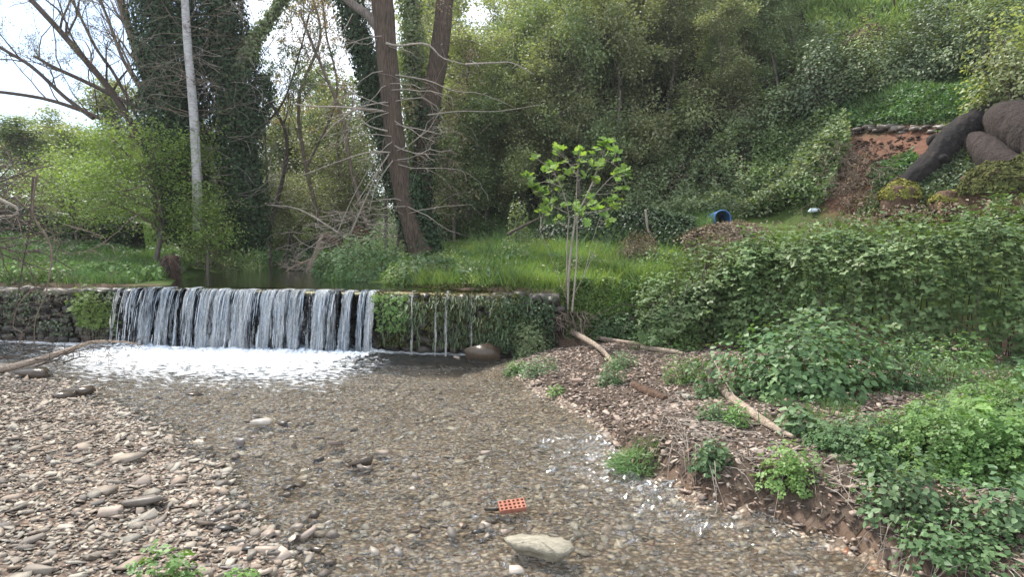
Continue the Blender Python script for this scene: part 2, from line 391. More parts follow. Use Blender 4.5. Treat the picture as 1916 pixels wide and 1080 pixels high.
def stonemat(name, cols, rough=.75, spec=.3, dark=1.0):
    m, t, out = nt(name); r = rnd(t)
    c = ramp(t, [(i/(len(cols)-1), tuple(v*dark for v in col)) for i, col in enumerate(cols)], r)
    f = noise(t, mp(t, objc(t), (1,2.2,5) if name == 'slab' else (1,1,1)), 9, 6, .65); c = mixc(t, .9 if name == 'slab' else .55, c, ramp(t, [(.3,(.55,.52,.5)),(.7,(1.25,1.22,1.2))], f), 'MULTIPLY')
    princ(t, out, c, rough, bump(t, noise(t, mp(t, objc(t), (1,3,6) if name == 'slab' else (1,1,1)), 22, 5, .6), .9 if name == 'slab' else .5, .012), spec); return m
PEB = [(lambda r,g,b: tuple(v*.62+.38*(.3*r+.6*g+.1*b)*k for v,k in ((r,1.03),(g,1.0),(b,.97))))(*c_) for c_ in [(.30,.26,.22),(.20,.17,.155),(.40,.35,.29),(.27,.20,.165),(.16,.15,.15),(.46,.42,.35),(.33,.24,.19),(.24,.24,.22),(.52,.47,.40),(.28,.19,.14),(.37,.31,.26),(.19,.16,.13),(.36,.34,.31)]]
M['pebble'] = stonemat('pebble', [(r*.97,g*.94,b*.86) for r,g,b in PEB])
M['pebble_wet'] = stonemat('pebble_wet', [(r*1.45,g*1.38,b*1.29) for r,g,b in PEB]+[(.24,.10,.05)], rough=.3, spec=.5)
M['pebble_bank'] = stonemat('pebble_bank', [(r*1.05,g*.93,b*.86) for r,g,b in PEB])
M['slab'] = stonemat('slab', [(.30,.28,.22),(.30,.28,.22)])
M['stone_dark'] = stonemat('stone_dark', [(.028,.025,.021),(.05,.042,.035),(.02,.019,.017),(.065,.053,.04)], rough=.4, spec=.5)
M['stone_cap'] = stonemat('stone_cap', [(.13,.11,.092),(.20,.175,.15),(.09,.077,.067)], rough=.5, spec=.4)
M['rock_wet'] = stonemat('rock_wet', [(.06,.045,.032),(.085,.062,.043)], rough=.25, spec=.5)

def groundmat():
    m, t, out = nt('ground_mat'); P = pos(t)
    soil = ramp(t, [(.3,(.10,.065,.045)),(.55,(.16,.11,.08)),(.75,(.25,.19,.15))], noise(t, P, 5, 8, .65))
    grs = ramp(t, [(.3,(.035,.055,.015)),(.55,(.07,.11,.025)),(.8,(.11,.15,.04))], noise(t, P, 1.4, 8, .7))
    red = ramp(t, [(.3,(.10,.05,.033)),(.55,(.17,.088,.058)),(.75,(.26,.155,.11))], noise(t, P, 4, 8, .7))
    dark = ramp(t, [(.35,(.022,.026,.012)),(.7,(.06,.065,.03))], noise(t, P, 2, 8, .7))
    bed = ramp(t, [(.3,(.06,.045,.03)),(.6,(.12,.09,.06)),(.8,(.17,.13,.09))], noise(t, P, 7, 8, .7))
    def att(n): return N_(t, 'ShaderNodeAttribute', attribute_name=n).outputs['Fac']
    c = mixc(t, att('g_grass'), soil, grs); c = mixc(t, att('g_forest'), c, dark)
    c = mixc(t, att('g_red'), c, red); c = mixc(t, att('g_bed'), c, bed)
    princ(t, out, c, .95, bump(t, noise(t, P, 24, 8, .7), .8, .03), .15); return m
M['ground'] = groundmat()
m, t, out = nt('earth'); sx_ = N_(t, 'ShaderNodeSeparateXYZ'); t.links.new(pos(t), sx_.inputs[0]); damp_shade = ramp(t, [(.05,(.32,.3,.28)),(.24,(1,1,1))], mth(t, 'ADD', sx_.outputs[2], mth(t, 'MULTIPLY', noise(t, pos(t), 3, 4), .12)))  # darker towards the water: damp soil, plus undercut shade painted into the colour
princ(t, out, mixc(t, 1.0, ramp(t, [(.3,(.05,.037,.029)),(.6,(.11,.083,.064)),(.8,(.2,.155,.125))], noise(t, pos(t), 11, 8, .7)), damp_shade, 'MULTIPLY'), .95, bump(t, noise(t, pos(t), 30, 8, .7), .8, .02), .1); M['earth'] = m

def gravelmat(name, cols, sc=26):
    m, t, out = nt(name); P = pos(t); v = N_(t, 'ShaderNodeTexVoronoi'); v.inputs['Scale'].default_value = sc
    dis = mixc(t, .06, P, N_(t, 'ShaderNodeTexNoise').outputs['Color']); t.links.new(mp(t, P, (.75,1,1)), v.inputs['Vector'])
    sep = N_(t, 'ShaderNodeSeparateColor'); t.links.new(v.outputs['Color'], sep.inputs[0])
    c = ramp(t, [(i/(len(cols)-1), col) for i, col in enumerate(cols)], sep.outputs[0])
    e = ramp(t, [(.2,(1,1,1)),(.62,(.35,.32,.3))], v.outputs['Distance']); c = mixc(t, 1.0, c, e, 'MULTIPLY')
    c = mixc(t, 1.0, c, ramp(t, [(.35,(.75,.68,.58)),(.65,(1.15,1.1,1.05))], noise(t, P, .8, 5, .6)), 'MULTIPLY')
    princ(t, out, c, .8, bump(t, ramp(t, [(.1,(1,1,1)),(.7,(0,0,0))], v.outputs['Distance']), .9, .015), .3); return m
M['gravel_wet'] = gravelmat('gravel_wet', [(r*1.35,g*1.28,b*1.2) for r,g,b in PEB])
M['gravel_dry'] = gravelmat('gravel_dry', [(r*.9,g*.82,b*.76) for r,g,b in PEB])
def watermat(name, tint, rough, b1, b2, foamy=True, sc=(5,13,5), rot=0.0):
    m, t, out = nt(name); P = pos(t)
    v = mp(t, P, sc, (0,0,rot)); h1 = noise(t, v, 1.0, 4, .6, .9)
    v2 = mp(t, P, tuple(s*3.3 for s in sc), (0,0,rot+.4)); h2 = noise(t, v2, 1.0, 3, .6, .5)
    h = mth(t, 'ADD', mth(t, 'MULTIPLY', h1, 1.0), mth(t, 'MULTIPLY', h2, b2))
    h = mth(t, 'MULTIPLY', h, ramp(t, [(.32,(.35,.35,.35)),(.62,(1.3,1.3,1.3))], noise(t, mp(t, P, (.5,1.5,1), (0,0,rot)), 1.0, 4)))
    nb = bump(t, h, b1, .32 if foamy else .06)
    lw = N_(t, 'ShaderNodeLayerWeight'); lw.inputs['Blend'].default_value = .5; t.links.new(nb, lw.inputs['Normal'])
    frv = mth(t, 'ADD', mth(t, 'MULTIPLY', mth(t, 'POWER', lw.outputs['Facing'], 2.2 if foamy else 5.0), .9), .07)
    g = N_(t, 'ShaderNodeBsdfGlossy'); g.inputs['Roughness'].default_value = rough; t.links.new(nb, g.inputs['Normal'])
    g.inputs['Color'].default_value = (.95,.97,1,1)
    tr = N_(t, 'ShaderNodeBsdfTransparent'); tr.inputs[0].default_value = (*tint, 1)
    mx = N_(t, 'ShaderNodeMixShader'); t.links.new(frv, mx.inputs[0]); t.links.new(tr.outputs[0], mx.inputs[1]); t.links.new(g.outputs[0], mx.inputs[2])
    last = mx.outputs[0]
    if foamy:
        a = N_(t, 'ShaderNodeAttribute', attribute_name='foam').outputs['Fac']
        nz = noise(t, mp(t, P, (3.2,8,3), (0,0,rot)), 1.6, 6, .64, .8)
        f = mth(t, 'ADD', mth(t, 'MULTIPLY', a, 1.25), mth(t, 'MULTIPLY', mth(t, 'SUBTRACT', nz, .5), 1.9))
        fr2 = ramp(t, [(.36,(0,0,0)),(.50,(.28,.28,.28)),(.82,(1,1,1))], f)
        fb = N_(t, 'ShaderNodeBsdfDiffuse'); fb.inputs[0].default_value = (.84,.86,.88,1); t.links.new(bump(t, nz, .5, .05), fb.inputs['Normal'])
        m2 = N_(t, 'ShaderNodeMixShader'); t.links.new(fr2, m2.inputs[0]); t.links.new(last, m2.inputs[1]); t.links.new(fb.outputs[0], m2.inputs[2]); last = m2.outputs[0]
    t.links.new(last, out.inputs[0]); return m
M['stream'] = watermat('stream_surface', (.90,.90,.85), .05, 2.4, .7, sc=(3.8,10,5), rot=.25)
M['pool'] = watermat('pool_surface', (.50,.46,.30), .02, .10, .2, foamy=False, sc=(1.2,5,3))
def fallmat():
    m, t, out = nt('falling_water'); P = pos(t)
    a = noise(t, mp(t, P, (46,6,1.3)), 1.0, 6, .7, .35); b = noise(t, mp(t, P, (60,20,10)), 1.0, 5, .7)
    cov = N_(t, 'ShaderNodeAttribute', attribute_name='cover').outputs['Fac']
    f = mth(t, 'ADD', mth(t, 'ADD', mth(t, 'MULTIPLY', a, 1.25), mth(t, 'MULTIPLY', b, .75)), mth(t, 'SUBTRACT', cov, 1.0))
    al = ramp(t, [(.49,(0,0,0)),(.60,(1,1,1))], mth(t, 'MULTIPLY', f, .6))
    d = N_(t, 'ShaderNodeBsdfDiffuse'); t.links.new(ramp(t, [(.36,(.66,.67,.68)),(.56,(1.0,.98,.95))], b), d.inputs[0])
    tl = N_(t, 'ShaderNodeBsdfTranslucent'); tl.inputs[0].default_value = (.95,.93,.9,1)
    g = N_(t, 'ShaderNodeBsdfGlossy'); g.inputs['Roughness'].default_value = .2
    nb = bump(t, f, 1.0, .05)
    for q in (d, g): t.links.new(nb, q.inputs['Normal'])
    m1 = N_(t, 'ShaderNodeMixShader'); m1.inputs[0].default_value = .5; t.links.new(d.outputs[0], m1.inputs[1]); t.links.new(tl.outputs[0], m1.inputs[2])
    m2 = N_(t, 'ShaderNodeMixShader'); m2.inputs[0].default_value = .15; t.links.new(m1.outputs[0], m2.inputs[1]); t.links.new(g.outputs[0], m2.inputs[2])
    tr = N_(t, 'ShaderNodeBsdfTransparent'); tr.inputs[0].default_value = (.93,.95,.97,1)
    m3 = N_(t, 'ShaderNodeMixShader'); t.links.new(al, m3.inputs[0]); t.links.new(tr.outputs[0], m3.inputs[1]); t.links.new(m2.outputs[0], m3.inputs[2])
    t.links.new(m3.outputs[0], out.inputs[0]); return m
M['fall'] = fallmat()
m, t, out = nt('foam_white'); princ(t, out, (.86,.88,.9), .6, bump(t, noise(t, pos(t), 30, 6, .7), .5, .02), .3); M['foam'] = m
m, t, out = nt('brick_clay'); princ(t, out, ramp(t, [(.3,(.30,.11,.07)),(.7,(.42,.19,.13))], noise(t, objc(t), 20, 4)), .85); M['brick'] = m
m, t, out = nt('blue_plastic'); princ(t, out, ramp(t, [(.3,(.03,.12,.36)),(.7,(.08,.20,.42))], noise(t, pos(t), 6, 5, .7)), .5, spec=.4); M['blue'] = m
m, t, out = nt('grey_metal'); princ(t, out, ramp(t, [(.3,(.10,.095,.09)),(.7,(.2,.18,.16))], noise(t, pos(t), 8, 4)), .7); M['grey'] = m
m, t, out = nt('white_plastic'); princ(t, out, (.62,.72,.78), .45); M['white'] = m
m, t, out = nt('sawn_wood'); princ(t, out, ramp(t, [(.3,(.36,.16,.07)),(.7,(.55,.30,.16))], noise(t, objc(t), 12, 4)), .85); M['sawn'] = m

# ------------------------------------------------------------------ ground sheet
def axis(segs):
    out = []
    for a, b, st in segs: out.append(np.arange(a, b, st))
    return np.concatenate(out+[[segs[-1][1]]])
gx = axis([(-60,-22,1.5),(-22,-10,.3),(-10,-5,.12),(-5,6.5,.07),(6.5,12,.14),(12,26,.35),(26,60,1.5)])
gy = axis([(-4,2.6,.6),(2.6,10,.07),(10,15.8,.10),(15.8,28,.22),(28,50,.5),(50,130,3)])
GX, GY = np.meshgrid(gx, gy); gX = GX.ravel(); gY = GY.ravel(); gZ = hfun(gX, gY)
nx, ny = len(gx), len(gy)
ii = np.arange(nx-1)[None,:]+np.arange(ny-1)[:,None]*nx
Q = np.stack([ii, ii+1, ii+1+nx, ii+nx], -1).reshape(-1,4)
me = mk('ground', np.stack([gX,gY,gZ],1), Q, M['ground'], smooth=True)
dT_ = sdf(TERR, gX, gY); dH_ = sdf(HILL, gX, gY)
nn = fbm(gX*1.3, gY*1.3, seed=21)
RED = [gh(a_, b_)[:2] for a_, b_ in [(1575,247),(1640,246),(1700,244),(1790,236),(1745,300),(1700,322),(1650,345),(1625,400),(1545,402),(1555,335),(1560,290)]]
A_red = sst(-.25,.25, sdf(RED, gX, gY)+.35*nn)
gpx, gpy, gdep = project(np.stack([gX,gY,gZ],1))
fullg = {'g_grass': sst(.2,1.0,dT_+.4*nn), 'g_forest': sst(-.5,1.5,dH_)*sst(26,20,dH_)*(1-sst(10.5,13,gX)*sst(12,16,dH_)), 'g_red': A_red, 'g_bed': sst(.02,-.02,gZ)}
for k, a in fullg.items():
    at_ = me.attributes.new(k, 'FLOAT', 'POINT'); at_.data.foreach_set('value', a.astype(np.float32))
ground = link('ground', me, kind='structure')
_G2 = gZ.reshape(ny, nx)
def hfun(X, Y):
    X = np.asarray(X, float); Y = np.asarray(Y, float)
    i = np.clip(np.searchsorted(gx, X)-1, 0, nx-2); j = np.clip(np.searchsorted(gy, Y)-1, 0, ny-2)
    u = np.clip((X-gx[i])/(gx[i+1]-gx[i]), 0, 1); v = np.clip((Y-gy[j])/(gy[j+1]-gy[j]), 0, 1)
    return (_G2[j,i]*(1-u)+_G2[j,i+1]*u)*(1-v)+(_G2[j+1,i]*(1-u)+_G2[j+1,i+1]*u)*v
def hz(x, y): return float(hfun(x, y))

# gravel sheets carried on the ground: left bar and right bank
def patch(name, poly, x0, x1, y0, y1, st, lift, mat, cond):
    xs = np.arange(x0, x1, st); ys = np.arange(y0, y1, st); X, Y = np.meshgrid(xs, ys); X = X.ravel(); Y = Y.ravel()
    Z = hfun(X, Y)+lift+0.012*fbm(X*9, Y*9, seed=31, o=3); d = sdf(poly, X, Y); ok = cond(d, Z, X, Y)
    n = len(xs); i = np.arange(n-1)[None,:]+np.arange(len(ys)-1)[:,None]*n
    Q = np.stack([i, i+1, i+1+n, i+n], -1).reshape(-1,4); Q = Q[ok[Q].all(1)]
    u, inv = np.unique(Q, return_inverse=True)
    return link(name, mk(name, np.stack([X,Y,Z],1)[u], inv.reshape(-1,4), mat, True), kind='structure')
bar = patch('gravel_bar', LEFTBAR, -12, 0, 2.6, 12, .08, .016, M['gravel_dry'], lambda d, Z, X, Y: d > -.3)
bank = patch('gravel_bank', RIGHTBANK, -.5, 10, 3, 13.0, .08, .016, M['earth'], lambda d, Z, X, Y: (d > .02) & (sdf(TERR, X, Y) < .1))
bedo = patch('stream_bed', LEFTBAR, -11, 5.5, 3, 13.2, .11, .014, M['gravel_wet'], lambda d, Z, X, Y: Z < .1)

# ------------------------------------------------------------------ stones
def hull(pts):
    bm = bmesh.new()
    for p in pts: bm.verts.new(p)
    r = bmesh.ops.convex_hull(bm, input=bm.verts); 
    bmesh.ops.delete(bm, geom=[v for v in bm.verts if not v.link_faces], context='VERTS')
    bmesh.ops.triangulate(bm, faces=bm.faces); bm.verts.index_update()
    V = np.array([v.co[:] for v in bm.verts]); T = np.array([[v.index for v in f.verts] for f in bm.faces]); bm.free(); return V, T
def stone_tpl(k, n=15, flat=.34, box=.8):
    r = np.random.default_rng(k); d = nrm(r.normal(size=(n,3))); p = np.sign(d)*np.abs(d)**box
    p = p*r.uniform(.8,1.05,(n,1))*np.array([1, r.uniform(.55,.85), flat*r.uniform(.75,1.3)])*.5
    return hull(p)
FLAT = [stone_tpl(k, 12, .20, .5) for k in range(14)]
LOW = [stone_tpl(150+k, 9, .22, .5) for k in range(10)]
ROUND = [stone_tpl(50+k, 18, .72, .85) for k in range(8)]
def tri_n(T): return len(T)
def stones_join(P, sz, tpls, tilt):
    mb = MB(); n = len(P); var = rng.integers(0, len(tpls), n)
    az = rng.uniform(0, 2*PI, n); tl = rng.normal(0, tilt, (n,2))
    for k, (V0, T0) in enumerate(tpls):
        idx = np.where(var == k)[0]
        if not len(idx): continue
        c, s = np.cos(az[idx]), np.sin(az[idx]); v = V0[None]*sz[idx,None,None]
        x = v[...,0]*c[:,None]-v[...,1]*s[:,None]; y = v[...,0]*s[:,None]+v[...,1]*c[:,None]
        z = v[...,2]+x*tl[idx,0,None]+y*tl[idx,1,None]
        V = np.stack([x,y,z],-1)+P[idx,None,:]
        T = T0[None]+(np.arange(len(idx))*len(V0))[:,None,None]
        mb.add(V.reshape(-1,3), T.reshape(-1,3))
    return mb.data()
_st = {}
def stone_me(kind, k, mat):
    key = (kind, k, mat.name)
    if key not in _st:
        V, T = (FLAT if kind == 'f' else ROUND)[k]; _st[key] = mk('stone', V, T, mat)
    return _st[key]
def scatter_stones(parent, P, sz, mat, singles, tilt=.25, kind='f', stuffname='gravel'):
    px, py, dep = project(P); vis = (px > -10) & (px < 1926) & (py < 1090)
    sc = np.where(vis, sz/dep, 0); idx = np.argsort(-sc)[:singles]
    T = FLAT if kind == 'f' else ROUND
    for i in idx:
        o = bpy.data.objects.new('stone', stone_me(kind, int(rng.integers(0, len(T))), mat)); C.objects.link(o); o.parent = parent
        o.location = P[i]; o.scale = (sz[i],)*3; o.rotation_euler = (rng.normal(0,tilt), rng.normal(0,tilt), rng.uniform(0,6.28))
    keep = np.ones(len(P), bool); keep[idx] = False
    V, F = stones_join(P[keep], sz[keep], LOW, tilt); part(stuffname, V, F, mat, parent, kind='stuff')
def sample(n, x0, x1, y0, y1, cond, power=0.0):
    X = rng.uniform(x0, x1, n); Y = rng.uniform(y0, y1, n)
    Z = hfun(X, Y); P = np.stack([X,Y,Z],1); px, py, dep = project(P)
    ok = (px > -400) & (px < 2350) & (py < 1250) & cond(X, Y, Z)
    return P[ok]
def logn(n, med, s, lo, hi): return np.clip(med*np.exp(rng.normal(0, s, n)), lo, hi)
P = sample(70000, -11, 0, 3.0, 11, lambda X,Y,Z: (sdf(LEFTBAR,X,Y) > -.25))
near = sst(11, 4, P[:,1]); sz = logn(len(P), .046, .48, .024, .20)
P[:,2] += .018+.10*sz; scatter_stones(bar, P, sz, M['pebble'], 300, .28)
P = sample(42000, -9.5, 5.4, 3.0, 13.4, lambda X,Y,Z: (Z < .03) & (Z > -.35))
sz = logn(len(P), .055, .45, .03, .2); P[:,2] += .012+.04*sz; scatter_stones(bedo, P, sz, M['pebble_wet'], 215, .2)
P = sample(43000, -.4, 9, 3.0, 13.2, lambda X,Y,Z: (sdf(RIGHTBANK,X,Y) > -.05) & (sdf(TERR,X,Y) < -.3))
sz = logn(len(P), .047, .42, .026, .16); P[:,2] += .018+.10*sz; scatter_stones(bank, P, sz, M['pebble_bank'], 300, .3)

# dark slates breaking the surface of the riffle
for (cx_, cy_, n_, sx_, sy_) in [(680,868,7,26,9),(545,915,6,20,8),(600,1010,12,42,26),(500,1020,9,50,16),(880,985,10,40,12),(450,850,5,60,10),(520,800,6,50,12),(720,900,5,50,16),(430,960,8,30,18),(760,1000,6,60,24),(330,900,6,30,20)]:
    for k in range(n_):
        p = on(rng.normal(cx_, sx_), rng.normal(cy_, sy_), 0); w_ = rng.uniform(.07,.17); kind_ = int(rng.integers(0,len(FLAT)))
        o = bpy.data.objects.new('stone', stone_me('f', kind_, M['rock_wet'] if rng.random() < .25 else M['stone_cap'] if rng.random() < .6 else M['pebble_wet'])); C.objects.link(o); o.parent = bedo
        o.location = (p[0], p[1], rng.uniform(-.005,.022)); o.scale = (w_, w_, w_*1.3); o.rotation_euler = (rng.normal(0,.2), rng.normal(0,.2), rng.uniform(0,6.28))
# stones that can be named
def bigstone(px, py, w, label, mat='pebble_wet', seed=0, flat=.32, z=None, rot=0.0, tilt=(0,0), lift=.02, n=12, name='stone'):
    p = on(px, py, 0.0) if z is None else on(px, py, z)
    if z is None: g = hz(p[0], p[1]); p[2] = max(g, -.06)+lift
    V, T = stone_tpl(900+seed, n, flat, .45); s = w/FPX*np.linalg.norm(p-np.array([0,0,CAMZ]))*.92
    V = V*s; c, q = math.cos(rot), math.sin(rot)
    V = np.stack([V[:,0]*c-V[:,1]*q, V[:,0]*q+V[:,1]*c, V[:,2]],1); V[:,2] += V[:,0]*tilt[0]+V[:,1]*tilt[1]
    return solo(name, V+p, T, M[mat], label, 'stone')
BS = [(488,792,42,'long brown slate poking out of the riffle left of the middle','pebble_wet',.2),(578,793,20,'small black stone tip in the riffle right of the long brown slate','stone_dark',0),
(663,805,18,'dark wet stone tip standing alone in the rippling water','stone_dark',0),(530,795,26,'dark slate just right of the long brown slate in the riffle','stone_dark',.3),
(715,846,34,'white quartz lump half under the clear water','pebble',.1),(910,847,28,'cream rounded stone alone in the mid stream above the brick','pebble',.4),
(680,866,44,'dark brown pair of slates breaking the surface in mid stream','rock_wet',.1),(540,912,30,'black and white stone sticking up in the shallow water','stone_dark',.8),
(635,908,26,'rust brown stone breaking the surface in mid stream','rock_wet',.2),(596,862,30,'flat grey stone at the water surface left of the brown pair','stone_dark',.1),
(625,830,40,'white flat stone under the ripples','pebble',.2),(497,1030,46,'grey boulder at the bottom of the gravel bar beside green sprigs','pebble',.5),
(520,1040,48,'pale pointed slab leaning against the grey boulder at the water edge','pebble',.9),(468,1028,36,'black wet stone left of the grey boulder','stone_dark',.1),
(590,1030,34,'orange brown stone at the end of the gravel bar','rock_wet',.4),(575,1000,40,'buff flat stone on the small heap at the water edge','pebble',.4),
(868,986,22,'white stone in the shallows between the brick and the stone heap','pebble',.5),(895,995,28,'black slate with pale top left of the big slab','stone_dark',.2),
(920,955,32,'black slate touching the left end of the brick','stone_dark',0),(965,1068,36,'rounded grey green cobble at the bottom edge below the big slab','pebble_wet',0),
(235,860,62,'large tan slab lying at the upper middle of the gravel bar','pebble',.3),(262,905,40,'brown angular stone below the large tan slab','pebble_bank',.6),
(195,920,50,'grey rough stone in the middle of the gravel bar','pebble',.1),(270,940,70,'long blue grey slab pointing towards the water','stone_cap',.35),
(205,958,44,'salmon coloured flat stone on the gravel bar','pebble_bank',.2),(125,988,28,'tan upright oval stone on the gravel bar','pebble',1.0),
(240,1058,46,'cream leaf shaped stone at the bottom of the gravel bar','pebble',.8),(75,1065,44,'pale flat stone near the bottom left corner','pebble',.2),
(155,838,36,'bright white flat stone on the upper gravel bar','pebble',-.2),(180,868,34,'pale grey cobble left of the large tan slab','pebble',.1),
(402,975,32,'orange brown cobble at the wet edge of the gravel bar','rock_wet',.3),(420,955,34,'buff flat stone with dark underside at the wet edge of the gravel bar','pebble',.1),
(355,823,26,'round brown stone standing in water by the gravel bar','rock_wet',.2),(442,827,42,'submerged brown boulder off the gravel bar','pebble_wet',.1),
(430,985,50,'dark long stone at the water line above the green sprigs','stone_dark',.05),(1080,712,30,'flat white stone on the gravel tongue right of the weir','pebble',.1),
(855,670,18,'white stone at the head of the riffle below the mossy wall','pebble',.1)]
for k, (px, py, w, lab, mt, rot) in enumerate(BS): 
    p = on(px, py, 0)
    mt = 'pebble_bank' if mt == 'pebble' and px > 430 else mt
    g = hz(p[0], p[1]); bigstone(px, py, w, lab, mt, k, flat=.24 if k % 3 else .42, z=max(g, -.03)+.035*w/40, rot=rot, tilt=(rng.normal(0,.12), rng.normal(0,.12)))
for (px, py, w, lab) in [(1130,712,34,'pale flat stone on the gravel bank near the small green tufts'),(1290,748,36,'white grey flat stone at the top of the gravel bank'),(1272,740,26,'buff cobble left of the white grey flat stone on the bank'),(1580,880,22,'tan round stone on the rim of the undercut bank'),(1795,662,30,'buff boulder in front of the dark bramble thicket'),(1385,850,20,'white pebble on the bank below the driftwood log')]:
    p = gh(px, py); V, T = stone_tpl(int(px), 12, .3, .5); s = w/FPX*np.linalg.norm(p-np.array([0,0,CAMZ]))
    solo('stone', V*s+p+np.array([0,0,.1*s]), T, M['pebble'], lab, 'stone')
# big flat slab in the stream
sp = on(1005, 1025, .05)
out2 = [(-.26,.10),(-.20,.13),(-.05,.135),(.08,.11),(.20,.05),(.27,-.02),(.265,-.10),(.18,-.155),(.06,-.13),(-.03,-.07),(-.10,-.055),(-.17,-.01),(-.235,.04)]
oo = []
for i_ in range(len(out2)):
    a_, b_ = np.array(out2[i_]), np.array(out2[(i_+1) % len(out2)])
    for f_ in (0, .33, .66): oo.append(tuple(a_+(b_-a_)*f_+rng.normal(0,.008,2)))
out2 = oo; mb = MB(); nO = len(out2); rings = []
for z, s, dx in ((-.10,.80,.02),(-.045,.93,.012),(-.04,.99,.01),(.0,1.0,0),(.004,.965,0),(.016,.93,0),(.02,.66,0),(.028,.6,0),(.030,.3,0)):
    rings.append([(x*s+dx, y*s, z+.05*x+rng.normal(0,.0035)-.06*y) for x, y in out2])
V = np.array([p for r in rings for p in r]+[(0,0,.028)])
q = []
for r in range(len(rings)-1):
    for i in range(nO): j = (i+1) % nO; q.append((r*nO+i, r*nO+j, (r+1)*nO+j, (r+1)*nO+i))
tt = [(len(rings)*nO, (len(rings)-1)*nO+i, (len(rings)-1)*nO+(i+1) % nO) for i in range(nO)]
solo('stone_slab', V*np.array([1,1.2,.8])+sp+np.array([0,0,.03]), [np.array(q), np.array(tt)], M['slab'], 'largest flat grey green slab standing out of the shallow water near the bottom', 'stone')

# brick with three rows of holes, half out of the water
def brick():
    bm = bmesh.new(); Lx, Ly, Hh = .24, .115, .05; r = .0135
    cols, rows = 6, 3; cx = Lx/cols; cy = Ly/rows
    for i in range(cols):
        for j in range(rows):
            x0 = -Lx/2+i*cx; y0 = -Ly/2+j*cy; mx, my = x0+cx/2, y0+cy/2
            sq = [(x0,y0),(mx,y0),(x0+cx,y0),(x0+cx,my),(x0+cx,y0+cy),(mx,y0+cy),(x0,y0+cy),(x0,my)]
            ang = [math.atan2(b-my, a-mx) for a, b in sq]; ci = [(mx+r*math.cos(a), my+r*math.sin(a)) for a in ang]
            for z, flip in ((Hh/2, False), (-Hh/2, True)):
                a = [bm.verts.new((x,y,z)) for x, y in sq]; c = [bm.verts.new((x,y,z)) for x, y in ci]
                for k in range(8):
                    l = (k+1) % 8; f = [a[k], a[l], c[l], c[k]]; bm.faces.new(f[::-1] if flip else f)
            t_ = [bm.verts.new((x,y,Hh/2)) for x, y in ci]; b_ = [bm.verts.new((x,y,-Hh/2)) for x, y in ci]
            for k in range(8): l = (k+1) % 8; bm.faces.new((t_[k], t_[l], b_[l], b_[k]))
    c4 = [(-Lx/2,-Ly/2),(Lx/2,-Ly/2),(Lx/2,Ly/2),(-Lx/2,Ly/2)]
    for k in range(4):
        (x0,y0),(x1,y1) = c4[k], c4[(k+1)%4]
        bm.faces.new([bm.verts.new(v) for v in ((x0,y0,-Hh/2),(x1,y1,-Hh/2),(x1,y1,Hh/2),(x0,y0,Hh/2))])
    bmesh.ops.remove_doubles(bm, verts=bm.verts, dist=.0005); me = bpy.data.meshes.new('perforated_brick'); bm.to_mesh(me); bm.free(); me.materials.append(M['brick']); return me
bp = on(958, 951, .02); bo = link('perforated_brick', brick(), loc=(bp[0], bp[1], .035), label='orange clay brick with three rows of round holes lying in the shallow stream', cat='brick')
bo.rotation_euler = (.38, -.05, .22)

# ------------------------------------------------------------------ weir wall
wdir = nrm(WB-WA); wn_ = np.array([wdir[1], -wdir[0]])       # towards the camera
if wn_[1] > 0: wn_ = -wn_
def wp(px, out=0.0, z=0.0):
    """point of the crest line in picture column px"""
    a = (px-958)/FPX*cp; # x = a*y (approx, ignoring pitch on z)
    t = (a*WA[1]-WA[0])/((wdir[0])-a*wdir[1]); p = WA+wdir*t+wn_*out; return np.array([p[0], p[1], z])
weir = thing('weir_wall', 'long dark rubble stone weir wall with moss and water falling over it', 'weir', (-6.5,14.1,0))
Lw = np.linalg.norm(WB-WA)
mb = MB(); ns = 90; s_ = np.linspace(-4, Lw+.25, ns)
prof = [(-.45,-.6),(-.02,-.6),(.0,0.2),(.03,.7),(.02,1.18),(-.10,1.30),(-.62,1.31),(-.62,-.6)]
V = []
for s in s_:
    for (o, z) in prof:
        p = WA+wdir*s+wn_*(o-.10+.03*float(vn(s*1.7, z*2))); V.append((p[0], p[1], z+.025*float(vn(s*2.3, 5))*(z > 1)))
V = np.array(V); k = len(prof); i = np.arange(ns-1)[:,None]*k; j = np.arange(k)[None,:]; jj = (j+1) % k
mb.add(V, None, np.stack([i+j, i+jj, i+k+jj, i+k+j], -1).reshape(-1,4))
V, F = mb.data(); part('core', V, F, M['stone_dark'], weir, True)
cnt = 0
for row, z0 in enumerate((.06,.30,.54,.78,1.0)):
    s = -3.6+.2*(row % 2)
    while s < Lw+.1 and cnt < 292:
        w = rng.uniform(.24,.42) if s > 1 else .5; c2 = s+w/2
        p = WA+wdir*c2+wn_*(.02+rng.uniform(-.05,.04)); o = bpy.data.objects.new('stone', stone_me('r', int(rng.integers(0,8)), M['stone_dark']))
        C.objects.link(o); o.parent = weir; o.location = (p[0]+6.5, p[1]-14.1, z0+rng.uniform(-.03,.03)+.02); o.scale = (w*1.12, .34, .36)
        o.rotation_euler = (rng.normal(0,.12), rng.normal(0,.1), math.atan2(wdir[1], wdir[0])+rng.normal(0,.12)); s += w; cnt += 1
s = -3.8
while s < Lw+.2:
    w = rng.uniform(.22,.40); p = WA+wdir*(s+w/2)+wn_*(-.07+rng.uniform(-.03,.05))
    o = bpy.data.objects.new('capping_stone', stone_me('r', int(rng.integers(0,8)), M['stone_cap' if s < 4 else 'stone_dark']))
    C.objects.link(o); o.parent = weir; o.location = (p[0]+6.5, p[1]-14.1, 1.20+rng.uniform(-.05,.045)); o.scale = (w*1.1,.62,.36)
    o.rotation_euler = (rng.normal(0,.06)-.12, rng.normal(0,.06), math.atan2(wdir[1], wdir[0])+rng.normal(0,.08)); s += w

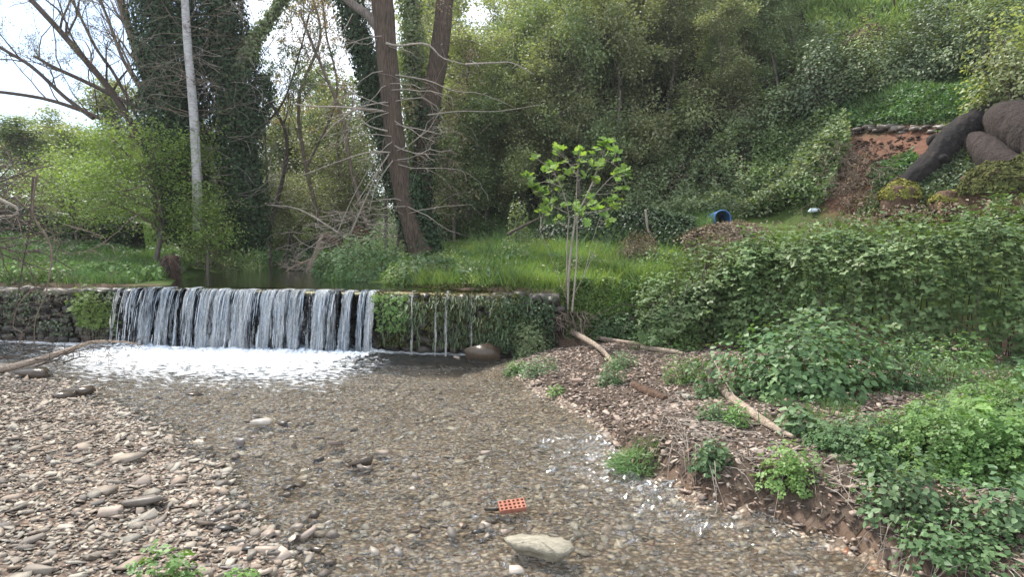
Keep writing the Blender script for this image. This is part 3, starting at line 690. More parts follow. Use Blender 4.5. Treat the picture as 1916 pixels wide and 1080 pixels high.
# ------------------------------------------------------------------ water
def water_sheet():
    xs = axis([(-16,-8,.09),(-8,-4,.055),(-4,4.0,.032),(4.0,5.2,.05)]); ys = axis([(2.4,7.5,.03),(7.5,11,.045),(11,15.3,.06)])
    X, Y = np.meshgrid(xs, ys); X = X.ravel(); Y = Y.ravel()
    H = hfun(X, Y); dw = Y-(15.35+(X+14.5)*(-2.3/15.25))
    pxx, pyy, _ = project(np.stack([X,Y,0*X],1))
    inx = sst(205,260,pxx)*sst(735,690,pxx)
    fall = inx*sst(-2.7,-.5,dw)
    fw = fall + .35*sst(-4.2,-1.8,dw)*sst(30,260,pxx)*sst(620,420,pxx)*sst(20,120,pxx)
    ext = np.interp(pxx, [200,300,450,600,720], [.5,2.1,2.5,1.5,.6])
    foam = np.clip(sst(-1.0,-.55,(dw+.45*fbm(X*1.0,Y*1.4,seed=6))/ext)*inx*1.0 + .52*sst(-5.5,-1.6,dw)*sst(-20,200,pxx)*sst(800,560,pxx) + .5*sst(-.5,-.15,dw)*sst(1000,900,pxx), 0, 1)
    # chute along the undercut bank
    dR = -sdf(RIGHTBANK, X, Y); ch = sst(1.3,.15,dR)*sst(8.2,7.4,Y)*sst(4.4,5.4,Y)*1.0
    foam = np.maximum(foam, (.20*ch)*(.5+.9*np.clip(fbm(X*2,Y*2,seed=88)+.3,0,1)))
    calm = 1-.8*sst(-3.2,-2.0,dw)*sst(720,800,pxx)
    amp = .020+.035*fall+.05*ch+.006*sst(-4,-2,dw)
    u = X*.95+Y*.32; v = -X*.32+Y*.95
    rid = 1-np.abs(fbm(u*4.2, v*8.5, seed=60, o=4))*2.2
    Z = amp*calm*(rid+.9*fbm(u*8,v*17,seed=61,o=3)) + .07*fall*sst(-1.1,-.4,dw)*(.6+.7*fbm(X*5,Y*5,seed=62,o=3)) - .012
    n = len(xs); i = np.arange(n-1)[None,:]+np.arange(len(ys)-1)[:,None]*n
    Q = np.stack([i, i+1, i+1+n, i+n], -1).reshape(-1,4)
    ok = (H < .05) & (dw < .12); Q = Q[ok[Q].any(1)]
    uq, inv = np.unique(Q, return_inverse=True)
    me = mk('stream_water', np.stack([X,Y,Z],1)[uq], inv.reshape(-1,4), M['stream'], True)
    a = me.attributes.new('foam', 'FLOAT', 'POINT'); a.data.foreach_set('value', foam[uq].astype(np.float32))
    link('stream_water', me, kind='structure')
water_sheet()
xs = np.arange(-16.5, -.2, .12); ys = np.concatenate([np.arange(13.0, 18, .12), np.arange(18, 46, .5)]); X, Y = np.meshgrid(xs, ys); X = X.ravel(); Y = Y.ravel()
dP = sdf(POOL, X, Y); dw = Y-(15.35+(X+14.5)*(-2.3/15.25))
Z = LIPZ+.006*fbm(X*2,Y*5,seed=71)-.05*sst(.35,-.05,dw); n = len(xs); i = np.arange(n-1)[None,:]+np.arange(len(ys)-1)[:,None]*n
Q = np.stack([i, i+1, i+1+n, i+n], -1).reshape(-1,4); ok = (dP > -.6) & (dw > -.02); Q = Q[ok[Q].all(1)]; uq, inv = np.unique(Q, return_inverse=True)
link('pool_water', mk('pool_water', np.stack([X,Y,Z],1)[uq], inv.reshape(-1,4), M['pool'], True), kind='structure')

def curtain(px0, px1, cover, seed, off=0.0, thr=.42):
    w = max(2, int((px1-px0)/1.6)+1); h = 46
    us = np.linspace(px0, px1, w); V = []; cv = []
    for iu, px in enumerate(us):
        base = wp(px, -.12); e = min(iu, w-1-iu)/(max(w-1,1)/2) if w > 2 else .5
        for iv in range(h):
            t = iv/(h-1); z = LIPZ+.004-1.38*max(0, t*1.12-.12) if t > .107 else LIPZ+.004
            tt = max(0, (LIPZ-z)/1.38)
            o = -.12+.28*min(1, t/.107)*.8+thr*math.sqrt(tt)+off+.035*float(vn(px*.16+seed, tt*2.5, seed=5))+.02*float(vn(px*.5+seed, tt*6, seed=6))
            p = wp(px, o); lat = .02*float(vn(px*.1+seed*3, tt*3, seed=8))*(.3+tt)
            V.append((p[0]+wdir[0]*lat, p[1]+wdir[1]*lat, z-.012+.035*float(vn(px*.06, 3.3, seed=41))*(1-tt)))
            cv.append(cover*(.66+.34*min(1, e*2.5)) - .16*max(0, float(vn(px*.11+3, seed*.0+tt*.9, seed=77))) - .22*max(0, .25-tt)*2*(float(vn(px*.22, seed, seed=11)) > -.1) + .10*float(vn(px*.25+seed, tt*1.5, seed=12)))
    V = np.array(V); i = np.arange(w-1)[:,None]*h; j = np.arange(h-1)[None,:]
    return V, np.stack([i+j, i+j+1, i+h+j+1, i+h+j], -1).reshape(-1,4), np.array(cv)
wf = thing('waterfall', 'white water pouring in many strands over the left half of the weir', 'waterfall', tuple(wp(460)))
def strand(name, a, b, cov, parent=None, seed=0, label=None, cat=None, group=None, thr=.42):
    mb = MB(); cvs = []
    for l, (o, c) in enumerate(((0, cov), (.05, cov*.9))):
        V, Qd, cv = curtain(a, b, c, seed+l*17, o, thr); mb.add(V, None, Qd); cvs.append(cv)
    V, F = mb.data()
    if parent is not None: o = part(name, V, F, M['fall'], parent, True)
    else: o = solo(name, V, F, M['fall'], label, cat, True, group=group)
    a_ = o.data.attributes.new('cover', 'FLOAT', 'POINT'); a_.data.foreach_set('value', np.concatenate(cvs).astype(np.float32)); return o
for k, (a, b, c) in enumerate([(228,234,.9),(262,270,.8),(274,304,1.0),(307,336,1.02),(341,351,.9),(352,380,1.0),(383,411,1.06),(411,447,1.12),(447,484,1.05),(497,524,1.12),(524,550,1.08),(550,577,1.02),(594,622,1.1),(622,642,.98),(647,668,1.05),(678,692,.98),(692,708,1.08)]):
    strand('water_strand', a-1, b+1, c+.02, wf, k*5)
strand('water_strand', 238, 707, .80, wf, 333)
strand('water_strand', 262, 700, .74, wf, 377, thr=.52)
for k, (a, b, lab) in enumerate([(773,778,'thin trickle of water over the mossy wall nearest the waterfall'),(817,822,'thin trickle down the mossy wall, second from the waterfall'),(836,843,'faint trickle in the middle of the mossy wall'),(880,888,'strongest trickle, falling beside the wet brown boulder'),(917,921,'trickle falling onto the wet brown boulder, farthest right')]):
    strand('trickle', a, b, .93, None, 200+k*7, lab, 'trickle', 'thin trickles over the mossy wall', thr=.22)
mb = MB(); RG = [(240,336),(341,351),(352,411),(411,484),(484,497),(497,577),(594,642),(647,668),(678,708)]; wts = np.array([b-a for a, b in RG], float); wts[4] *= .2; wts /= wts.sum()
for k in range(620):
    a, b = RG[int(rng.choice(len(RG), p=wts))]; px = rng.uniform(a, b); t0 = rng.uniform(0,.8) if rng.random() < .6 else 0; t1 = min(1, t0+rng.uniform(.12,.6)); tt = np.linspace(t0, t1, 9)
    thr = .42+rng.normal(0,.06); pt = [wp(px+rng.normal(0,.25), .10+thr*math.sqrt(u)+.02) for u in tt]; pt = np.array(pt); pt[:,2] = LIPZ-1.36*tt
    r0 = rng.uniform(.003,.010); tube(mb, pt, r0*np.sin(np.linspace(.25,PI-.25,9))*rng.uniform(.6,1.4,9), 3, False)
V, F = mb.data(); part('water_threads', V, F, M['foam'], wf, True, kind='stuff')
# foam mound at the foot: bubbles and clots
n = 2600; px = rng.uniform(232, 712, n); P = np.array([wp(x, .22+abs(rng.normal(0,.30))) for x in px]); P[:,2] = .02+rng.uniform(0,.05,n)
sz = logn(n, .07, .5, .02, .18); V, F = stones_join(P, sz, [stone_tpl(700+k, 14, .5, 1) for k in range(6)], .2)
fo = solo('foam', V, F, M['foam'], 'bright white foam boiling at the foot of the waterfall', 'foam', True, kind='stuff')
n = 1500; px = rng.uniform(225, 712, n); P = np.array([wp(x, .1+abs(rng.normal(0,.3))) for x in px]); P[:,2] = .03+rng.exponential(.13,n)
V, F = stones_join(P, rng.uniform(.006,.018,n), [stone_tpl(720, 8, .8, 1)], .2)
solo('spray', V, F, M['foam'], 'small drops of spray thrown up at the foot of the waterfall', 'spray', kind='stuff')
bw = wp(912, .55); V, T = stone_tpl(333, 16, .7, .7)
solo('boulder', V*np.array([.85,.6,.62])+np.array([bw[0],bw[1],.08]), T, M['rock_wet'], 'wet brown boulder at the foot of the mossy wall under the trickle', 'boulder')

# thin bright air that pales the far wood
m = bpy.data.materials.new('haze'); m.use_nodes = True; t = m.node_tree; t.nodes.clear()
o_ = t.nodes.new('ShaderNodeOutputMaterial'); pv = t.nodes.new('ShaderNodeVolumePrincipled'); pv.inputs['Density'].default_value = .0005
pv.inputs['Color'].default_value = (.93,.96,1,1); pv.inputs['Anisotropy'].default_value = .3; t.links.new(pv.outputs[0], o_.inputs['Volume'])
bx_ = np.array([(x,y,z) for x in (-70,70) for y in (-8,140) for z in (-2.2,48)], float)
link('haze', mk('haze', bx_, np.array([(0,1,3,2),(4,6,7,5),(0,4,5,1),(2,3,7,6),(0,2,6,4),(1,5,7,3)]), m), kind='stuff')
#PLANTS
# ------------------------------------------------------------------ sampling on the ground by picture region
def samp(poly, n, D0=5, D1=40):
    poly = np.asarray(poly, float); out = []; tot = 0; xa, xb = poly[:,0].min(), poly[:,0].max(); it = 0
    while tot < n and it < 60:
        it += 1; k = 40000; D = np.sqrt(rng.uniform(D0*D0, D1*D1, k)); a = rng.uniform(xa, xb, k); X = (a-958)/FPX*D; P = np.stack([X,D,hfun(X,D)],1)
        px, py, dep = project(P); ok = sdf(poly, px, py) > 0; P = P[ok]; out.append(P); tot += len(P)
    P = np.concatenate(out); return P[:n]
def grass(name, label, poly, n, h, mat, D0=5, D1=40, wid=.03, lean=.35, clump=0.0, cat='grass'):
    P = samp(poly, n, D0, D1)
    if clump: P = P[fbm(P[:,0]*1.6, P[:,1]*1.6, seed=int(poly[0][0])) > clump-.4]
    n = len(P); A = nrm(np.stack([rng.normal(0,lean,n), rng.normal(0,lean,n), np.ones(n)],1)); th = rng.uniform(0,6.28,n)
    Nn = np.stack([np.cos(th), np.sin(th), 0*th],1); s = h*rng.uniform(.5,1.25,n)*(1+.35*fbm(P[:,0]*.9,P[:,1]*.9,seed=5))
    V, T = leaves(P-np.array([0,0,.02]), Nn, A, s, BLADE, np.clip(wid/s*rng.uniform(.6,1.3,n), .01, .5))
    return solo(name, V, T, mat, label, cat, kind='stuff')
def cover(name, label, poly, n, size, mat, tpl=L2, D0=5, D1=40, h=.25, cat='ground cover', up=.8, clump=0.0):
    P = samp(poly, n, D0, D1); 
    if clump: P = P[fbm(P[:,0]*1.3, P[:,1]*1.3, seed=int(poly[0][0])+3) > clump-.5]
    n = len(P); hh = h*(.5+.9*np.clip(fbm(P[:,0]*1.1,P[:,1]*1.1,seed=81)+.4,0,1.4))
    P[:,2] += rng.uniform(0,1,n)**.6*hh
    V, T = leaves(P, rdir(n)*.75+np.array([0,-.25,up]), rdir(n)+np.array([0,-.3,-.1]), size*rng.uniform(.6,1.3,n), tpl)
    return solo(name, V, T, mat, label, cat, kind='stuff')
# ------------------------------------------------------------------ branching
def grow(p, d, L, r, depth, out, tips, up=.12, wig=.22, nb=4, spread=.75, shrink=.62, seg=5, t0=.3):
    pts = [np.array(p, float)]; d = nrm(d)
    for i in range(seg):
        d = nrm(d+rng.normal(0,wig,3)+np.array([0,0,up])); pts.append(pts[-1]+d*L/seg)
    pts = np.array(pts); out.append((pts, np.linspace(r, r*(.45 if depth else .3), seg+1)))
    if depth <= 0:
        tips.extend(pts[2:]); return
    for k in range(nb):
        i = int(np.clip(round((t0+(1-t0)*rng.random())*seg), 1, seg)); dd = nrm(pts[i]-pts[i-1]); a = nrm(np.cross(dd, rdir(1)[0]))
        grow(pts[i], dd*(1-spread*.45)+a*spread, L*shrink*rng.uniform(.7,1.2), r*.52*(1-.4*i/seg), depth-1, out, tips, up, wig*1.1, nb, spread, shrink, seg, t0)
def tubes(out, mb=None, minr=0.0):
    mb = mb or MB()
    for pts, R in out:
        r = R[0]; sd = 3 if r < .015 else 5 if r < .05 else 8
        tube(mb, pts, np.maximum(R, minr), sd, cap=sd > 3)
    return mb
def bark_ridge(amp, k, seed=0):
    def f(i, th, P):
        tt = th+0*i; z = P[:,2][:,None]*1.0+0*th
        a = fbm(np.cos(tt)*k+seed, np.sin(tt)*k, z*1.3, seed=90+seed, o=4)
        return amp*(1-2*np.abs(a)) + amp*1.2*vn(np.cos(tt)*1.3, np.sin(tt)*1.3, z*1.1, seed=seed)
    return f
def trunk(name, P, R, mat, parent=None, n=90, sides=40, amp=.10, k=5, label=None, cat=None, seed=0):
    mb = MB(); Ps = spline(P, n); Rs = np.interp(np.linspace(0,1,n), np.linspace(0,1,len(R)), R)
    tube(mb, Ps, Rs, sides, True, ridge=bark_ridge(amp, k, seed)); V, F = mb.data()
    if parent is not None: return part(name, V, F, mat, parent, True)
    return solo(name, V, F, mat, label, cat, True)
def pl(pts, Y): 
    Y = np.broadcast_to(np.asarray(Y, float), (len(pts),)); return np.array([at(a, b, y) for (a, b), y in zip(pts, Y)])
def clump_leaves(C_, per, rad, flat=.6):
    C_ = np.asarray(C_); n = len(C_)*per
    P = np.repeat(C_, per, 0)+rng.normal(size=(n,3))*rad*np.array([1,1,flat]); return P

def mound(name, label, cat, base, r, n, size, tpl, key, mat, singles=0, stems=18, stemmat='twig', amp=.28, shell=(.55,1.05), group=None, upn=.6, stemr=.006, freq=2.2):
    base = np.array(base, float); t = thing(name, label, cat, tuple(base), group); r = np.asarray(r, float)
    d = rdir(n); d[:,2] = np.abs(d[:,2])*1.0-.12; d = nrm(d)
    bumps = 1+amp*fbm(d[:,0]*freq+base[0], d[:,1]*freq+base[1], d[:,2]*freq, seed=17)*1.6
    rad = rng.uniform(shell[0]**2, shell[1]**2, n)**.5*bumps
    P = base+d*r*rad[:,None]; P[:,2] = np.maximum(P[:,2], hfun(P[:,0],P[:,1])+.01)
    Nn = nrm(d/r*r.mean())*.55+np.array([0,0,upn])+rdir(n)*.55; A = d*.7+rdir(n)*.7+np.array([0,0,-.15])
    mb = MB(); idx = rng.integers(0, n, stems)
    for i in idx:
        q = P[i]; b0 = base+np.array([(q[0]-base[0])*.35, (q[1]-base[1])*.35, 0]); b0[2] = hz(b0[0], b0[1])-.03
        mid = (b0+q)/2+np.array([0,0,.15*r[2]])+rng.normal(0,.04,3)*r.mean()
        tube(mb, spline([b0, mid, q], 6), np.linspace(stemr*1.3, stemr*.5, 6), 4, False)
    if stems: V, F = mb.data(); part('stems', V, F, M[stemmat], t, kind='stuff')
    foliage(t, P, Nn, A, size*rng.uniform(.6,1.25,n), tpl, key, mat, singles); return t
def mpx(name, label, cat, px, py, w, h, n, size, tpl, key, mat, depth=.8, **k):
    b = gh(px, py); D = np.linalg.norm(b-np.array([0,0,CAMZ])); s = D/FPX
    return mound(name, label, cat, b, (w/2*s, w/2*s*depth, h*s), n, size, tpl, key, mat, **k)

# ------------------------------------------------------------------ woodland trees on the hillside
def forest_proto(seed, h, sp, nclump, per, ls, name, r=.085, low=.16, mat='bark_grey'):
    random.seed(seed); t = link(name, None)
    out = []; tips = []; p = np.array([0,0,-.3]); d = np.array([rng.normal(0,.08), rng.normal(0,.08), 1]); pts = [p]
    for i in range(9): d = nrm(d+rng.normal(0,.09,3)*np.array([1,1,.2])+np.array([0,0,.1])); pts.append(pts[-1]+d*h*.95/9)
    pts = np.array(pts); mb = MB(); tube(mb, spline(pts, 20), np.linspace(r, r*.25, 20), 8, rough=.06)
    V, F = mb.data(); part('trunk', V, F, M[mat], t, True)
    for k in range(13):
        i = low+(1-low)*rng.random()*.95; q = spline(pts, 30)[int(i*29)]; a = rng.uniform(0,6.28)
        grow(q, (math.cos(a), math.sin(a), .75), sp*rng.uniform(.7,1.15), r*.35, 1, out, tips, up=.16, nb=5, seg=5)
    mb = tubes(out, minr=.004); V, F = mb.data(); part('branches', V, F, M[mat], t, kind='stuff')
    tips = np.array(tips); c = tips[rng.integers(0, len(tips), nclump)]+rng.normal(0,.12,(nclump,3))
    c = np.vstack([c, c[:nclump//4]*np.array([.6,.6,.9])]); P = clump_leaves(c, per, .22, .55); n = len(P)
    V, T = leaves(P, rdir(n)*.7+np.array([0,0,.7]), rdir(n)+np.array([0,0,-.4]), ls*rng.uniform(.6,1.3,n), L2)
    o = part('crown', V, T, M['leaf_mid'], t, kind='stuff'); return t
def copy_tree(src, first, loc, rz, sc, mat, label, cat, group, extra=None):
    if first: r = src
    else:
        r = src.copy(); C.objects.link(r)
        for ch in list(src.children): c = ch.copy(); C.objects.link(c); c.parent = r
    r.location = loc; r.rotation_euler = (rng.normal(0,.05), rng.normal(0,.05), rz); r.scale = sc
    r['label'] = label; r['category'] = cat; r['group'] = group
    r['group'] = group if group else r.pop('group', None) or ''
    if not group: del r['group']
    for ch in r.children:
        if ch.name.startswith('crown'): ch.material_slots[0].link = 'OBJECT'; ch.material_slots[0].material = M[mat]
    return r
protos = [forest_proto(k, 7.2+.4*k, 1.55+.1*k, 470, 28, .118, 'woodland_tree') for k in range(5)]
used = [True]*5
pts = []; tries = 0
while len(pts) < 150 and tries < 30000:
    tries += 1; Y = rng.uniform(22, 50); px = rng.uniform(790, 1580); x = (px-958)/FPX*Y
    z = hz(x, Y); q = np.array([x,Y,z]); dh = float(sdf(HILL, np.array([x]), np.array([Y]))[0])
    if dh < .8: continue
    a, b, dep = project(q[None]); a, b = a[0], b[0]
    if a > 1150 and b > 262-(a-1150)*.14: continue
    if a > 1490: continue
    if b < 10: continue
    md = 1.35 if Y < 30 else 1.8
    if any((x-u[0])**2+(Y-u[1])**2 < md*md for u in pts): continue
    pts.append((x, Y, z, a, b))
for (x, Y, z, a, b) in pts:
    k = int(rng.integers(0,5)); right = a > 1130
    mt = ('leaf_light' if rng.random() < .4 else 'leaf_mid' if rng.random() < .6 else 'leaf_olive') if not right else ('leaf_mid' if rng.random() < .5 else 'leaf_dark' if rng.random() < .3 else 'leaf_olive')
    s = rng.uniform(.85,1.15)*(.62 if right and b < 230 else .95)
    lab = {'leaf_light': 'slender yellow green woodland tree', 'leaf_mid': 'slender mid green woodland tree', 'leaf_olive': 'slender olive green woodland tree', 'leaf_dark': 'dark green woodland tree'}[mt]
    lab += ', ' + ('at the foot of the slope' if Y < 29 else 'half way up the slope' if Y < 38 else 'near the top of the slope') + (' left of the fig tree' if a < 980 else ' behind the fig tree' if a < 1180 else ' above the blue barrel' if a < 1400 else ' near the steep meadow')
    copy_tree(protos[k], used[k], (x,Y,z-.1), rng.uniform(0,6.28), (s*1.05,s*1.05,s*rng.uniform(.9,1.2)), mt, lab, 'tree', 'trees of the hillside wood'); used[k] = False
for q in [i for i in range(5) if used[i]]: protos[q].location = (x+3, 60, hz(x+3, 60))
# thin pale trunks in front of the wood
for (px, py, top, lab) in [(1148,318,120,'straight pale thin trunk in the middle of the wood'),(1186,300,150,'thin grey trunk beside the straight pale trunk'),(972,385,190,'thin pale trunk left of the fig tree crown'),(960,385,200,'second thin pale trunk left of the fig tree crown'),(1068,250,70,'dark upright trunk high in the wood'),(1232,225,150,None)]:
    if lab is None: continue
    Y = gh(px, py)[1]; t_ = thing('bare_tree', lab, 'tree', (at(px,py,Y))); trunk('trunk', pl([(px,py+8),(px-2,(py+top)/2),(px+1,top)], Y), [.055,.05,.035], M['twig_pale' if 'pale' in lab else 'bark_grey'], t_, 20, 8, .08, 2)
Yb = gh(1217, 222)[1]; t_ = thing('leaning_tree', 'reddish brown leaning trunk in the dark part of the wood', 'tree', at(1215,225,Yb)); trunk('trunk', pl([(1215,225),(1225,185),(1240,165),(1252,120)], Yb-.4), [.20,.17,.13,.1], M['bark'], t_, 40, 16, .1, 3)

# shrubs standing at the edge of the wood, right half
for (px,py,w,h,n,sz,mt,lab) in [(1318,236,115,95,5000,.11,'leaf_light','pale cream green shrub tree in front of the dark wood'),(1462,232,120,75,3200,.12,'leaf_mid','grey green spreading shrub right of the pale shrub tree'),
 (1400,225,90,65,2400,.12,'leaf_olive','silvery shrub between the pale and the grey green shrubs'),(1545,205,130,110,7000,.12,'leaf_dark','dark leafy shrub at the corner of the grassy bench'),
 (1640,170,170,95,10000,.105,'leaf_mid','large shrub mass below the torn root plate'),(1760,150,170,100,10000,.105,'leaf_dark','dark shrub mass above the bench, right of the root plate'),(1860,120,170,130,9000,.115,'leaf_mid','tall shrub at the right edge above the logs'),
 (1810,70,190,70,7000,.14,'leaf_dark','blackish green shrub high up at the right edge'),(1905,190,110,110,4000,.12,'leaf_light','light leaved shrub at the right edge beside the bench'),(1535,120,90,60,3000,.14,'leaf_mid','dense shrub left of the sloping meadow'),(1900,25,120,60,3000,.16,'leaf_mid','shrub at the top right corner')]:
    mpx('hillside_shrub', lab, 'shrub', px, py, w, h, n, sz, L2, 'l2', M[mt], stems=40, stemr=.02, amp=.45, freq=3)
# cover on the slope
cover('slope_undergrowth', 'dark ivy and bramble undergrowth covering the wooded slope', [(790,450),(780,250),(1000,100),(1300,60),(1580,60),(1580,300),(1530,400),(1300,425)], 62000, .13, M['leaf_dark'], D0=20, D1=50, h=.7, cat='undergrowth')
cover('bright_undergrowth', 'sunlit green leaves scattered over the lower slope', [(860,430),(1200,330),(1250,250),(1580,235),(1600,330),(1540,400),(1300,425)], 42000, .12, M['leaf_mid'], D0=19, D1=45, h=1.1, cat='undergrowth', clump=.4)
cover('wood_floor_leaves', 'dull green saplings and leaves filling the lower edge of the wood', [(790,455),(800,300),(1000,240),(1200,240),(1200,420)], 26000, .12, M['leaf_olive'], D0=21, D1=45, h=2.2, cat='undergrowth', clump=.3)
cover('brown_undergrowth', 'withered brown stems and leaves on the lower slope', [(1080,430),(1100,300),(1330,240),(1400,330),(1330,410)], 3500, .10, M['dead'], D0=19, D1=40, h=.8, cat='undergrowth', clump=.5)
cover('pale_slope_leaves', 'whitish green leaf clusters on the right part of the slope', [(1400,410),(1410,250),(1560,238),(1590,300),(1540,400)], 12000, .12, M['bramble'], D0=14, D1=30, h=.9, cat='undergrowth')
cover('bench_plants', 'fresh green nettles growing on the grassy bench above the red earth', [(1480,245),(1580,205),(1916,130),(1960,130),(1960,215),(1760,235),(1580,240)], 26000, .10, M['nettle'], D0=12, D1=30, h=.35, cat='ground cover')
grass('meadow_grass', 'bright short grass of the steep meadow at the top right', [(1480,-40),(1760,-40),(1720,60),(1600,110),(1530,110)], 15000, .4, M['grass'], D0=22, D1=60, wid=.09)
grass('hill_grass', 'grass between the shrubs on the upper right slope', [(1560,120),(1960,-20),(1960,220),(1560,240)], 13000, .35, M['grass_cool'], D0=13, D1=40, wid=.05)

# ------------------------------------------------------------------ big trees by the pool
Yt = min(gh(784, 466)[1], 18.6); tb = gp(784, Yt); print('Yt', Yt)
t = thing('tall_tree', 'tall brown furrowed trunk leaning left in front of the pool, nearest large tree', 'tree', tuple(tb))
trunk('trunk', pl([(790,478),(779,452),(765,405),(752,350),(742,290),(733,200),(724,100),(716,0),(706,-140)], Yt), [.34,.27,.25,.25,.26,.27,.28,.30,.32], M['bark'], t, 170, 64, .085, 7, seed=1)
trunk('limb', pl([(714,60),(690,30),(660,8),(620,-30)], Yt), [.16,.13,.12,.11], M['bark_grey'], t, 30, 14, .06, 4, seed=2)
mb = MB()
for P_, r in [([(728,208),(690,206),(640,200),(590,199),(545,194)],.045),([(705,205),(665,205),(640,222),(622,236),(600,262)],.03),([(722,80),(745,85),(798,82),(828,108),(870,120)],.04),([(870,120),(930,117),(960,118),(1000,140)],.03),([(800,215),(860,208),(930,208),(1010,196)],.02),
   ([(730,285),(690,285),(640,300),(560,330)],.025),([(728,288),(700,330),(660,390)],.022),([(735,300),(705,345),(690,400)],.02),([(660,25),(640,60),(610,90)],.015),([(740,140),(800,150),(850,170),(900,175),(960,200)],.02),([(725,245),(690,235),(670,215)],.03),([(738,272),(770,285),(830,290)],.018)]:
    tube(mb, spline(pl(P_, Yt-rng.uniform(.1,.5)), 14), np.linspace(r, r*.35, 14), 6)
V, F = mb.data(); part('dead_branch', V, F, M['twig_pale'], t, True)
out = []; tips = []
for k in range(26):
    a = rng.uniform(0,1); q = spline(pl([(765,405),(742,290),(733,200),(720,60)], Yt-.25), 40)[int(a*39)]
    s = rng.choice([-1,1]); grow(q, (s,-.2,-.15), rng.uniform(1,2.6), .016, 1, out, tips, up=-.04, wig=.25, nb=4)
V, F = tubes(out, minr=.004).data(); part('twigs', V, F, M['twig_pale'], t, kind='stuff')
L2w = (L2[0]*np.array([1.25,1,1]), L2[1])
def ivy_on(parent, P, R, n, size, mat='ivy', spread=.25, name='ivy'):
    Ps = spline(P, 200); Rs = np.interp(np.linspace(0,1,200), np.linspace(0,1,len(R)), R); i = rng.integers(0,200,n); d = rdir(n); d[:,2] *= .3; d = nrm(d)
    lump = 1+.38*fbm(Ps[i,2]*1.5+d[:,0]*1.5, d[:,1]*1.5+d[:,0], seed=int(abs(P[0][0])*10)+3)*1.6
    Q = Ps[i]+d*(Rs[i]*lump*rng.uniform(1-spread*1.5,1+spread,n))[:,None]+rng.normal(0,.05,(n,3))
    Nn = d*.8+rdir(n)*.55+np.array([0,0,.35]); V, T = leaves(Q, Nn, rdir(n)*.6+np.array([0,0,-.8]), size*1.12*rng.uniform(.6,1.3,n), L2w); part(name, V, T, M[mat], parent, kind='stuff')
ivy_on(t, pl([(800,472),(792,430),(775,370),(772,330)], Yt+.25), [.42,.36,.30,.15], 5200, .085)
t = thing('ivy_clad_tree', 'ivy covered trunk rising behind the tall brown tree and leaning left', 'tree', tuple(gh(770,440)))
pp = pl([(772,445),(745,350),(712,220),(690,130),(664,50),(640,-60)], Yt+1.2); trunk('trunk', pp, [.25,.22,.2,.18,.17,.15], M['bark_grey'], t, 60, 16, .08, 3)
ivy_on(t, pp, [.30,.32,.36,.40,.42,.42], 12000, .09)
t = thing('rear_tree', 'grey brown trunk with tangled vines right of the tall brown tree', 'tree', tuple(gh(808,438)))
pp = pl([(806,445),(790,380),(795,300),(806,200),(822,90),(832,0),(838,-120)], Yt+1.6); trunk('trunk', pp, [.27,.25,.26,.28,.28,.27,.27], M['bark'], t, 120, 36, .10, 5, seed=4)
pp2 = pl([(800,440),(785,300),(778,180),(770,60),(765,-60)], Yt+2.2); trunk('second_stem', pp2, [.18,.16,.15,.13,.12], M['bark_grey'], t, 60, 14, .1, 3, seed=6)
ivy_on(t, pp2, [.32,.36,.40,.34,.32], 9500, .09, 'leaf_mid'); ivy_on(t, pp[:4], [.42,.38,.34,.30], 4000, .085)
out = []; tips = []
for k in range(60):
    q = spline(pp, 60)[int(rng.integers(5,55))]; grow(q, (rng.normal(), rng.normal()*.6-.3, -.1), rng.uniform(.8,2.2), .011, 1, out, tips, up=-.06, wig=.3, nb=3)
V, F = tubes(out, minr=.004).data(); part('vines', V, F, M['twig'], t, kind='stuff')
tips = np.array(tips); P = clump_leaves(tips[rng.integers(0,len(tips),260)], 6, .12); n = len(P)
V, T = leaves(P, rdir(n), rdir(n), .07*rng.uniform(.7,1.3,n), L2); part('withered_leaves', V, T, M['dead'], t, kind='stuff')

# two ivy columns and the white trunk on the left
t = thing('ivy_column_tree', 'thick ivy smothered tree left of the white trunk', 'tree', tuple(gh(338,440)))
Yv = 21.5; pp = pl([(350,430),(345,330),(325,230),(312,120),(305,0),(300,-100)], Yv); trunk('trunk', pp, [.3,.28,.26,.25,.22,.2], M['bark_grey'], t, 50, 14, .08, 3)
ivy_on(t, pp, [.75,.78,.82,.85,.80,.75], 30000, .10)
P2 = pl([(350,330),(368,200),(385,90),(398,0),(402,-80)], Yv+.8); ivy_on(t, P2, [.5,.55,.6,.7,.7], 11000, .10)
t = thing('ivy_column_tree', 'ivy smothered tree right of the white trunk with a limb reaching right', 'tree', tuple(gh(455,440)))
pp = pl([(462,450),(455,350),(442,240),(436,150),(425,60),(410,-60)], Yv+.3); trunk('trunk', pp, [.3,.28,.26,.25,.22,.2], M['bark_grey'], t, 50, 14, .08, 3)
ivy_on(t, pp, [.62,.66,.68,.70,.62,.5], 24000, .10)
P2 = pl([(440,150),(468,85),(500,40),(540,-20)], Yv); trunk('limb', P2, [.18,.15,.12,.1], M['bark_grey'], t, 30, 10, .08, 3); ivy_on(t, P2, [.30,.26,.22,.2], 3200, .09, 'leaf_mid')
P2 = pl([(478,230),(490,180),(492,140)], Yv+1); ivy_on(t, P2, [.35,.4,.2], 2200, .09)
out = []; tips = []
for k in range(46):
    q = spline(pp, 60)[int(rng.integers(8,58))]+np.array([0,-.7,0]); grow(q, (rng.choice([-1,1])*1.0, -.3, .1), rng.uniform(.9,2.4), .012, 1, out, tips, up=-.05, wig=.28, nb=4)
V, F = tubes(out, minr=.005).data(); part('twigs', V, F, M['twig_pale'], t, kind='stuff')
t = thing('white_barked_tree', 'slim white barked trunk between the two ivy columns', 'tree', tuple(gh(368,440)))
trunk('trunk', pl([(370,430),(368,330),(364,240),(357,150),(350,70),(343,-60)], Yv-1.6), [.15,.14,.135,.125,.12,.10], M['bark_white'], t, 80, 16, .03, 2)
